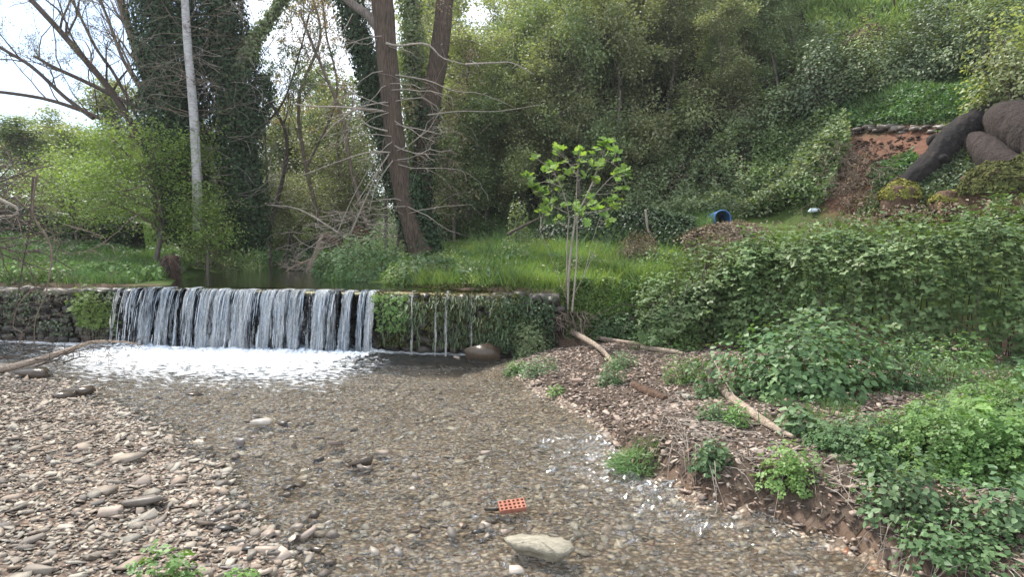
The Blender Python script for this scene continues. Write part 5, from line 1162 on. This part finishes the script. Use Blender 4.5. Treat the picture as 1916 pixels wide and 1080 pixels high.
mb = MB(); tube(mb, spline([at(1594,92,b[1]),at(1612,82,b[1]),at(1632,68,b[1]),at(1645,48,b[1])], 24), [.3]+[.42]*10+[.36]*8+[.28,.24,.2,.16,.12], 18, ridge=bark_ridge(.45,2.5,8)); V,F = mb.data(); part('trunk', V, F, M['root'], t, True)
out=[]; tips=[]
for k in range(26): grow(at(rng.uniform(1595,1650),rng.uniform(50,95),b[1]-.3), rdir(1)[0]+np.array([0,0,.6]), rng.uniform(.3,.9), .04, 1, out, tips, up=0, wig=.3, nb=2)
V,F = tubes(out, minr=.008).data(); part('roots', V, F, M['root'], t)

# ------------------------------------------------------------------ fig tree on the weir end
b = gh(1066, 560); Yf = b[1]; t = thing('fig_tree', 'young fig tree with fresh lime green leaves at the right end of the weir', 'tree', tuple(b))
stemsP = [([(1062,588),(1064,520),(1072,440),(1082,400),(1105,350),(1120,310)],.040),([(1055,590),(1060,520),(1062,440),(1064,400),(1050,350),(1030,310)],.024),([(1070,585),(1078,500),(1080,405)],.03),([(1082,400),(1100,380),(1135,340),(1160,320)],.016),([(1072,440),(1078,380),(1080,330),(1085,280)],.018),([(1064,400),(1035,385),(1010,360)],.012),([(1105,350),(1125,300),(1135,265)],.010),([(1080,330),(1060,300),(1040,280)],.010),([(1082,400),(1120,395),(1150,385)],.010),([(1050,350),(1020,340),(995,350)],.009),([(1070,560),(1100,500),(1120,450)],.008),([(1060,560),(1030,480),(1010,430)],.006),([(1066,560),(1090,520),(1112,440),(1125,400)],.007),([(1120,310),(1135,300),(1172,325)],.008)]
ends = []; allb = []
for P_, r in stemsP:
    W_ = spline(pl(P_, Yf-.1+rng.uniform(-.25,.25)), 22); mb = MB(); tube(mb, W_, np.linspace(r*.72, max(.005,r*.3), 22), 8, rough=.05); V,F = mb.data(); part('branch', V, F, M['twig_pale'], t, True); allb.append(W_[8:])
    if P_[-1][1] < 395: ends += [W_[-1]]*3+[W_[-4]]
tw = []; tips = []
for i in range(54):
    px = rng.uniform(990,1170); py = 255+rng.uniform(0,1)**.7*165; 
    if ((px-1082)/105)**2+((py-342)/96)**2 > 1: continue
    ends.append(at(px,py,Yf+rng.uniform(-.5,.5)))
mb = MB(); base = at(1078,395,Yf)
for e in ends:
    bb = np.vstack(allb); cst = np.linalg.norm(bb-e, axis=1)+np.where(bb[:,2] > e[2]-.05, 1.5, 0); p0 = bb[int(np.argmin(cst))]; tube(mb, spline([p0,(p0+e)/2+np.array([rng.normal(0,.04),0,-.05]),e],6), np.linspace(.007,.004,6), 4, False)
V,F = mb.data(); part('twigs', V, F, M['twig_pale'], t, kind='stuff')
P = []; Nn = []; A = []
for e in ends:
    for k in range(int(rng.integers(3,6))):
        a = rng.uniform(0,6.28); A.append((math.cos(a), math.sin(a), rng.uniform(-.2,.7))); Nn.append(nrm(np.array([math.cos(a)*-.3, math.sin(a)*-.3-.25, 1])+rng.normal(0,.55,3))); P.append(e+rng.normal(0,.04,3))
P = np.array(P); foliage(t, P, np.array(Nn), np.array(A), rng.uniform(.08,.18,len(P)), FIG, 'fig', M['fig'], 290)
out=[]; tips=[]
for k in range(30):
    a = rng.uniform(0,6.28); q = at(1062+rng.uniform(-34,30), 583, Yf-.25); grow(q, (rng.uniform(-1.4,1.4),-.6,-.35), rng.uniform(.3,.9), .014, 1, out, tips, up=-.2, wig=.45, nb=2)
V,F = tubes(out, minr=.004).data(); solo('root_tangle', V, F, M['twig'], 'tangle of exposed roots hanging below the fig tree', 'roots', kind='stuff')

# mossy wall plants
def wallcover(name, label, a, b_, z0, z1, n, sz, mt, tpl, hang=.8, out=.10, cat='plants', parent=None, thick=.14):
    px = rng.uniform(a, b_, n); z = rng.uniform(z0, z1, n); ok = fbm(px*.035, z*2.2, seed=int(a)) > rng.uniform(-.45,.25,n); px, z = px[ok], z[ok]; n = len(px)
    P = np.array([wp(x, out+rng.uniform(-.06,thick)) for x in px]); P[:,2] = z
    V, T = leaves(P, rdir(n)*.6+np.array([0,-.8,.4]), rdir(n)*(1-hang)+np.array([0,-.15,-hang]), sz*rng.uniform(.5,1.4,n), tpl)
    if parent: return part(name, V, T, M[mt], parent, kind='stuff')
    return solo(name, V, T, M[mt], label, cat, kind='stuff')
wallcover('moss', None, 706, 1010, .15, 1.36, 12000, .05, 'moss', L4, .6, parent=weir)
wallcover('hanging_grass', 'dark green grass hanging down the mossy wall', 720, 1000, .2, 1.30, 2400, .15, 'leaf_dark', (BLADE[0]*np.array([.12,1,1]), BLADE[1]), .95, thick=.22)
wallcover('wall_ferns', 'small leafy plants growing on the wall right beside the waterfall', 708, 768, .5, 1.35, 420, .10, 'parsley', PIN, .4, thick=.35)
wallcover('wall_creeper', 'green creeper on the right end of the mossy wall above the roots', 900, 1040, .1, 1.3, 2600, .07, 'ivy', L4, .5, thick=.25)
wallcover('wall_ivy', None, -60, 225, .2, 1.3, 2200, .07, 'leaf_dark', L4, .6, parent=weir)
b = wp(180, .22, .75); mound('wall_fern', 'yellow green feathery fern clump hanging on the dark wall left of the waterfall', 'plant', (b[0],b[1],.55), (.42,.22,.68), 1500, .10, PIN, 'pin', M['grass'], stems=20, amp=.6)
b = wp(985, .3, 0); mound('wall_bush', 'dark green fern bush at the foot of the mossy wall right of the boulder', 'plant', (b[0]+.15,b[1],.05), (.35,.25,.75), 1800, .08, PIN, 'pin', M['leaf_mid'], stems=16)
cover('crest_moss', 'moss and litter along the overgrown weir crest', [(705,553),(745,536),(960,536),(1010,552),(1000,575),(708,560)], 5000, .05, M['moss'], tpl=L4, D0=12.7, D1=15, h=.08)
# sloping bank below the terrace, right of the weir end
cover('bank_creepers', 'yellow green creepers and brambles on the bank right of the fig tree', [(1010,600),(1060,540),(1250,545),(1300,620),(1150,640),(1060,640)], 15000, .075, M['bramble'], tpl=L4, D0=11.5, D1=14.5, h=.28)
cover('bank_yellow_weeds', 'mossy yellow green weeds below the fig tree', [(1000,590),(1060,545),(1240,550),(1240,600),(1080,620)], 9000, .07, M['grass'], tpl=L4, D0=11.5, D1=14.5, h=.35, clump=.45)

# ------------------------------------------------------------------ plants on the right gravel bank
G = [(1510,735,310,130,4300,.092,WIDE,'wide','nettle',260,'large nettle bush in the middle of the right bank'),
 (1498,812,76,56,260,.085,WIDE,'wide','mint',60,'small broad leaved mint plant below the large nettle bush'),
 (1410,640,70,55,700,.09,PIN,'pin','nettle',0,'feathery weed between the dead bracken and the large nettle bush'),
 (1180,640,120,48,1600,.08,PIN,'pin','nettle',0,'soft green weeds behind the driftwood, left of the dead leaves'),
 (1130,630,70,34,700,.08,PIN,'pin','mint',0,'bluish weeds just right of the root tangle'),
 (1330,630,110,50,1300,.08,PIN,'pin','mint',0,'bluish green weeds under the bramble thicket'),
 (1255,655,130,40,1500,.07,PIN,'pin','parsley',0,'light green low weeds right of the driftwood pile'),
 (1010,700,80,36,700,.06,LONG,'long','mint',0,'small plant tuft at the water edge on the gravel tongue'),
 (965,700,50,26,600,.07,LONG,'long','grass_cool',0,'grass tuft dipping in the water beside the gravel tongue'),
 (1040,742,36,20,260,.05,LONG,'long','parsley',0,'tiny bright tuft at the edge of the gravel tongue'),
 (1145,720,54,50,650,.055,LONG,'long','nettle',0,'spiky green tuft in the middle of the gravel bank'),
 (1165,690,60,30,500,.055,PIN,'pin','nettle',0,'low green tuft at the top of the gravel bank'),
 (1285,715,86,52,900,.06,LONG,'long','parsley',0,'bright tuft left of the upright end of the driftwood log'),
 (1345,790,70,36,600,.055,LONG,'long','nettle',0,'green weed on the bank left of the driftwood log'),
 (1330,745,50,26,350,.055,PIN,'pin','nettle',0,'small weed between the gravel and the driftwood log'),
 (1380,800,40,46,300,.06,LONG,'long','parsley',0,'upright shoots just left of the middle of the driftwood log'),
 (1335,880,64,46,500,.06,L4,'l4','mint',0,'leafy tuft hanging over the undercut bank'),
 (1480,905,90,60,420,.085,PIN,'pin','parsley',0,'light green lacy plant drooping over the undercut bank'),
 (1640,850,170,60,1600,.075,PIN,'pin','nettle',0,'blurry green weeds behind the rim of the undercut bank'),
 (1790,870,230,95,2900,.09,PIN,'pin','parsley',200,'large lacy light green plant at the lower right'),
 (1880,900,150,90,1900,.095,PIN,'pin','parsley',0,'lacy light green plant at the right edge'),
 (1700,960,150,80,950,.055,WIDE,'wide','mint',240,'dark mint clump hanging on the bank face above the water'),
 (1640,905,60,60,420,.055,WIDE,'wide','mint',80,'small mint plant at the left of the dark mint clump'),
 (1800,1040,180,50,1000,.05,L4,'l4','nettle',100,'low leafy mat at the bottom right above the water'),
 (1880,1000,120,90,620,.055,WIDE,'wide','mint',120,'mint stems at the right edge below the lacy plants'),
 (1845,810,80,46,110,.24,LONG,'long','parsley',0,'rosette of long bright dock leaves near the right edge'),
 (1700,730,120,80,1300,.07,LONG,'long','nettle',0,'tall thin weeds right of the large nettle bush'),
 (1780,720,130,70,1300,.07,LONG,'long','grass_cool',0,'wispy weeds in front of the dry gravel strip'),
 (1880,790,130,60,1800,.075,PIN,'pin','parsley',0,'bright green weed patch at the right edge'),
 (1700,660,60,40,500,.08,LONG,'long','nettle',0,'leafy shoots in front of the thicket foot'),
 (1830,690,30,75,60,.11,WIDE,'wide','parsley',0,'single broad leaved sapling on a thin stem before the thicket'),
 (1770,790,120,40,900,.07,PIN,'pin','nettle',0,'low weeds behind the large lacy plant'),
 (1570,835,110,36,700,.07,PIN,'pin','nettle',0,'low weeds right of the small mint plant')]
for (px,py,w,h,n,sz,tpl,key,mt,sg,lab) in G:
    mpx('bank_plant', lab, 'plant', px,py,w,h,n,sz,tpl,key,M[mt],singles=sg,stems=14 if n < 900 else 40,stemmat='twig',stemr=.004,amp=.35,shell=(.3,1.05) if n > 300 else (.35,1.0))
grass('bank_grass', 'thin grass and sprouts on the right bank', [(1400,800),(1640,680),(1960,680),(1960,900),(1700,880),(1500,850)], 9000, .16, M['grass_cool'], D0=4.5, D1=12, wid=.010, clump=.4)
cover('bank_sprouts', 'small round leaved sprouts all over the right bank', [(1380,830),(1430,760),(1640,690),(1960,680),(1960,1000),(1700,940),(1500,880)], 4200, .055, M['nettle'], tpl=L4, D0=4.5, D1=12, h=.10, clump=.45)
cover('far_bank_weeds', 'low weeds spreading over the bank past the right edge', [(1900,690),(2700,690),(2700,1250),(1900,1100)], 9000, .09, M['nettle'], tpl=L2, D0=4, D1=14, h=.3)
cover('far_slope_weeds', 'low green cover on the slope past the right edge', [(1930,-100),(2900,-100),(2900,420),(1930,420)], 16000, .16, M['leaf_mid'], tpl=L2, D0=8, D1=40, h=.5)
cover('far_left_weeds', 'low green cover on the bank past the left edge', [(-900,380),(-40,380),(-40,545),(-900,560)], 8000, .14, M['nettle'], tpl=L2, D0=14, D1=40, h=.4)
cover('dry_litter', 'brown dead leaves and litter on the right bank', [(1060,640),(1400,640),(1960,760),(1960,1060),(1700,1000),(1300,900),(1130,780)], 4200, .045, M['dead'], tpl=L2, D0=4, D1=13, h=.05)
# dry stems matted over the bank rim
mb = MB()
for (a0,b0,a1,b1,n) in [(1230,745,1330,880,130),(1290,760,1490,900,90),(1500,860,1760,1000,70),(1760,870,1916,980,60),(1650,1000,1850,1080,60)]:
    for k in range(n):
        u = rng.random(); px = a0+(a1-a0)*u+rng.normal(0,22); py = b0+(b1-b0)*u+rng.normal(0,16); p = gh(px,py); d = rng.normal(0,1,3)*np.array([1,1,.1])+np.array([.5,-.6,0]); d = nrm(d); L = rng.uniform(.15,.55)
        pts_ = [p+np.array([0,0,.03]), p+d*L*.5+np.array([0,0,.05]), p+d*L]; pts_[2][2] = min(hz(pts_[2][0],pts_[2][1])+.03, p[2]); pts_[2][2] = max(pts_[2][2], .0)
        tube(mb, spline(pts_, 6), np.linspace(.0045,.002,6), 3, False)
V,F = mb.data(); solo('dry_stems', V, F, M['twig_pale'], 'mat of dry stems over the rim of the undercut bank', 'dry grass', kind='stuff')
# driftwood
def drift(label, P, R, seed, mat='driftwood', name='driftwood_log', tw=8):
    t = thing(name, label, 'driftwood', tuple(P[0])); trunk('trunk', P, R, M[mat], t, 60, 16, .14, 2.5, seed=seed)
    out=[]; tips=[]
    W_ = spline(P, 30)
    for k in range(tw): i = int(rng.integers(2,29)); grow(W_[i], rdir(1)[0]*np.array([1,1,.5])+np.array([0,0,.3]), rng.uniform(.2,.5), .008, 0, out, tips, up=-.05, wig=.2)
    for o_ in out: V,F = tubes([o_]).data(); part('twig', V, F, M['twig'], t)
    return t
def gl(pts, lift=.06): return np.array([gh(a,b)+np.array([0,0,l]) for (a,b),l in zip(pts, np.broadcast_to(lift,(len(pts),)))])
drift('long pale driftwood log lying diagonally below the nettle bush', gl([(1322,715),(1338,728),(1365,752),(1400,780),(1440,805),(1484,826)],[.12,.08,.07,.06,.05,.04]), [.045,.055,.05,.048,.042,.02], 1, tw=5)
drift('upright forked end of the long pale driftwood log', np.array([gh(1335,735)+np.array([0,0,z]) for z in (.02,.18,.30,.42)])+np.array([[0,0,0],[-.03,0,0],[-.06,0,0],[-.05,.02,0]]), [.055,.05,.045,.02], 2, tw=4)
drift('bent grey driftwood branch at the head of the gravel bank', gl([(1025,630),(1070,642),(1120,660),(1150,690)],[.25,.15,.10,.05]), [.05,.06,.045,.03], 3)
drift('second driftwood branch beside the bent grey one', gl([(1060,632),(1120,642),(1200,652),(1270,664)],[.18,.1,.06,.05]), [.04,.05,.04,.025], 4)
drift('short mossy driftwood piece right of the driftwood pile', gl([(1200,656),(1240,662),(1278,668)],.05), [.04,.045,.03], 5)
drift('dark rotten log half sunk in the middle of the gravel bank', gl([(1185,725),(1210,738),(1245,752)],.03), [.05,.07,.04], 6, 'root')
drift('thin reddish stick leaning from the driftwood pile to the water', np.array([on(1012,668,.02), on(1027,632,.35)]), [.012,.008], 7, 'twig', 'stick', 0)
drift('long thin dry cane lying along the diagonal driftwood log', gl([(1330,700),(1350,730),(1378,765)],[.3,.2,.1]), [.010,.010,.006], 8, name='stick', tw=0)
# ragged wet grass on the tip of the undercut bank and roots on its face
mb = MB()
for k in range(130):
    u = rng.random(); px = 1170+u*430+rng.normal(0,6); py = np.interp(px, [1150,1175,1255,1330,1440,1560,1660], [835,862,903,945,967,1005,1058])-rng.uniform(0,14)
    p = on(px, py, .0); q = p+np.array([rng.normal(.04,.08), rng.normal(.10,.05), rng.uniform(.12,.42)]); g = p+np.array([rng.normal(.0,.22), rng.uniform(-.06,.10), -.01])
    q[2] = min(q[2], hz(q[0],q[1]+.15)+.04); tube(mb, spline([q+np.array([0,.08,0]), (q+g)/2+np.array([0,-.05,.04]), g],6), np.linspace(.003,.0014,6), 3, False)
V,F = mb.data(); solo('hanging_roots', V, F, M['root'], 'fine roots hanging from the undercut bank to the water', 'roots', kind='stuff')
mpx('wet_grass_tuft', 'ragged yellowish grass tuft trailing in the fast water at the tip of the bank', 'plant', 1195,880,90,30,900,.12,(BLADE[0]*np.array([.09,1,1]),BLADE[1]),'bl',M['grass_cool'],stems=30)

# ------------------------------------------------------------------ left foreground dead branches, fallen branch in the pool, brush
t = thing('fallen_branch', 'long pale fallen branch lying over the water at the left edge', 'branch', tuple(on(0,690,.1)))
mb = MB(); tube(mb, spline(np.array([on(-40,697,.12),on(20,688,.15),on(90,668,.22),on(150,648,.35),on(178,640,.42),on(230,640,.30),on(265,646,.15)]), 50), np.linspace(.075,.012,50), 10, rough=.06); V,F = mb.data(); part('trunk', V, F, M['driftwood'], t, True)
out=[]; tips=[]
for k in range(14): q = on(rng.uniform(100,250), 648, .35); grow(q, (rng.uniform(-.2,1),-.3,rng.uniform(-.5,.4)), rng.uniform(.3,.8), .008, 1, out, tips, up=-.05)
for k in range(10): q = on(rng.uniform(-30,120), rng.uniform(650,690), .1); grow(q, (1,-.1,.2), rng.uniform(.6,1.4), .016, 1, out, tips, up=-.02, wig=.14)
V,F = tubes(out, minr=.003).data(); part('twigs', V, F, M['twig_dark'], t, kind='stuff')
for (lab, P_, r, Y, mt) in [('thin hanging branch close to the left edge in front of the weir wall', [(70,325),(62,400),(95,460),(88,540),(66,600),(65,655)], .030, 11.5, 'twig'),('second hanging branch at the left edge, darker and higher', [(62,330),(56,420),(42,500),(28,580),(5,650)], .028, 11.9, 'twig_dark'),
     ('arching twig curling down in front of the weir wall at the left', [(120,420),(185,440),(198,452),(180,462),(140,475),(92,478)], .012, 12.4, 'twig'),('curled dead branch at the left edge near the ivy wall', [(-20,365),(10,378),(32,390),(28,402),(-10,405)], .05, 11.5, 'twig_pale'),('looping vine low on the weir wall at the left', [(62,540),(35,570),(25,610),(42,625),(30,650),(8,665)], .018, 11.8, 'twig')]:
    t = thing('hanging_branch', lab, 'branch', tuple(at(*P_[0],Y))); W_ = spline(pl(P_, Y), 40); mb = MB(); tube(mb, W_, np.linspace(r,r*.25,40)*.75, 7, rough=.08); V,F = mb.data(); part('stem', V, F, M[mt], t, True)
    out=[]; tips=[]
    for k in range(9): i = int(rng.integers(2,38)); grow(W_[i], rdir(1)[0]*np.array([1,.6,.8]), rng.uniform(.3,1.0), .007, 1, out, tips, up=-.04, wig=.3, nb=3)
    V,F = tubes(out, minr=.0025).data(); part('twigs', V, F, M[mt], t, kind='stuff')
t = thing('bare_bush', 'purplish bare thorny bush filling the left edge', 'bush', tuple(gp(-40,13))); out=[]; tips=[]
for k in range(34): grow(at(rng.uniform(-120,-20), rng.uniform(330,470), rng.uniform(11.5,14)), (1,-.1,rng.uniform(-.3,.9)), rng.uniform(1.0,2.0), .02, 2, out, tips, up=.0, wig=.26, nb=3, spread=.8)
V,F = tubes(out, minr=.003).data(); part('branches', V, F, M['twig_dark'], t, kind='stuff')
tips = np.array(tips); P = tips[rng.integers(0,len(tips),1800)]+rng.normal(0,.03,(1800,3)); V,T = leaves(P, rdir(1800), rdir(1800), .035*rng.uniform(.6,1.3,1800), L2); part('buds', V, T, M['bud'], t, kind='stuff')
t = thing('fallen_branch', 'pale forked dead trunk leaning out of the pool', 'branch', tuple(on(585,510,LIPZ)))
Yp = 23; mb = MB(); 
for P_, r0, r1 in [([(575,512),(590,482),(606,440)],.10,.13),([(590,482),(572,490),(548,500),(530,512)],.06,.02),([(585,495),(565,492),(545,488)],.04,.015),([(606,440),(612,446),(618,470)],.05,.02)]: tube(mb, spline(pl(P_,Yp),16), np.linspace(r0,r1,16), 9, rough=.07)
V,F = mb.data(); part('trunk', V, F, M['driftwood'], t, True)
out=[]; tips=[]
for k in range(12): grow(at(rng.uniform(540,580), 505, Yp), (rng.uniform(-1,.6),-.2,rng.uniform(-.1,.5)), rng.uniform(.4,1.0), .014, 1, out, tips, up=0)
V,F = tubes(out, minr=.006).data(); part('twigs', V, F, M['twig_pale'], t, kind='stuff')
t = thing('brush_pile', 'pile of dead grey brush and branches left of the tall brown trunk', 'brush', tuple(gp(660,21))); out=[]; tips=[]
for k in range(34): grow(at(rng.uniform(590,720), rng.uniform(400,455), rng.uniform(19,22.5)), (rng.normal()*1.2,-.2,rng.uniform(-.3,.8)), rng.uniform(.6,2.0), .016, 1, out, tips, up=-.04, wig=.32, nb=4)
V,F = tubes(out, minr=.006).data(); part('branches', V, F, M['twig_pale'], t, kind='stuff')
t2 = thing('broken_stump', 'broken orange brown stump in the brush pile', 'stump', tuple(at(668,450,20.5))); mb = MB(); tube(mb, spline(pl([(690,450),(676,440),(664,428)],20.5),12), np.linspace(.26,.2,12), 14, rough=.15); V,F = mb.data(); part('trunk', V, F, M['root'], t2, True)
t2 = thing('fallen_log', 'rusty brown fallen log running into the brush pile', 'log', tuple(at(640,460,21))); mb = MB(); tube(mb, spline(pl([(608,442),(630,455),(650,468)],21),12), np.linspace(.16,.14,12), 12, rough=.12); V,F = mb.data(); part('trunk', V, F, M['root'], t2, True)
for (lab,P_,r) in [('dead grey branch arching over the brush pile',[(640,440),(560,392),(500,384)],.03),('dead branch rising steeply from the brush pile to the trunk',[(655,440),(690,360),(722,290)],.035),('thin dead branch rising left from the brush pile',[(630,440),(660,370),(700,300)],.022)]:
    mb = MB(); tube(mb, spline(pl(P_,19.5),16), np.linspace(r,r*.4,16), 6, rough=.05); V,F = mb.data(); solo('dead_branch', V, F, M['twig_pale'], lab, 'branch', True)
mb = MB(); tube(mb, spline(pl([(948,440),(975,425),(1010,408)],19),12), np.linspace(.05,.03,12), 7); V,F = mb.data(); solo('dead_branch', V, F, M['twig_dark'], 'dark dead branch slanting over the terrace grass left of the fig tree', 'branch', True)
mb = MB(); tube(mb, spline(pl([(1208,392),(1212,425),(1222,448)],18.5),12), np.linspace(.035,.05,12), 7); V,F = mb.data(); solo('dead_stick', V, F, M['twig_pale'], 'pale stick standing in the ivy hedge', 'stick', True)
for (px,py,w,lab) in [(145,735,60,'flat brown rock at the upper end of the gravel bar'),(60,705,70,'orange brown rock under the fallen branch at the left edge'),(120,742,44,'dark flat rock beside the flat brown rock'),(365,740,34,'dark submerged rock tip near the foam')]:
    p = on(px,py,.04); V,T = stone_tpl(int(px)+9,12,.3,.5); s = w/FPX*p[1]; solo('rock', V*s+p+np.array([0,0,.06*s]), T, M['rock_wet'], lab, 'rock')
# green sprigs at the bottom edge
for (px,py,w,h,n,lab) in [(305,1078,100,70,70,'bright parsley sprig at the bottom edge of the gravel bar'),(440,1085,80,45,46,'second bright parsley sprig right of the first at the bottom edge'),(370,1092,40,26,16,'tiny parsley sprig between the two bright sprigs'),(155,1092,30,22,12,'faint grey green seedling at the bottom left')]:
    p = on(px, py, .15); s = np.linalg.norm(p-np.array([0,0,CAMZ]))/FPX
    mound('parsley_sprig', lab, 'plant', (p[0],p[1],hz(p[0],p[1])), (w/2*s,w/2.4*s,h*s), n*2, .10, PIN, 'pin', M['parsley'], singles=300, stems=10, shell=(.3,1), stemr=.003)
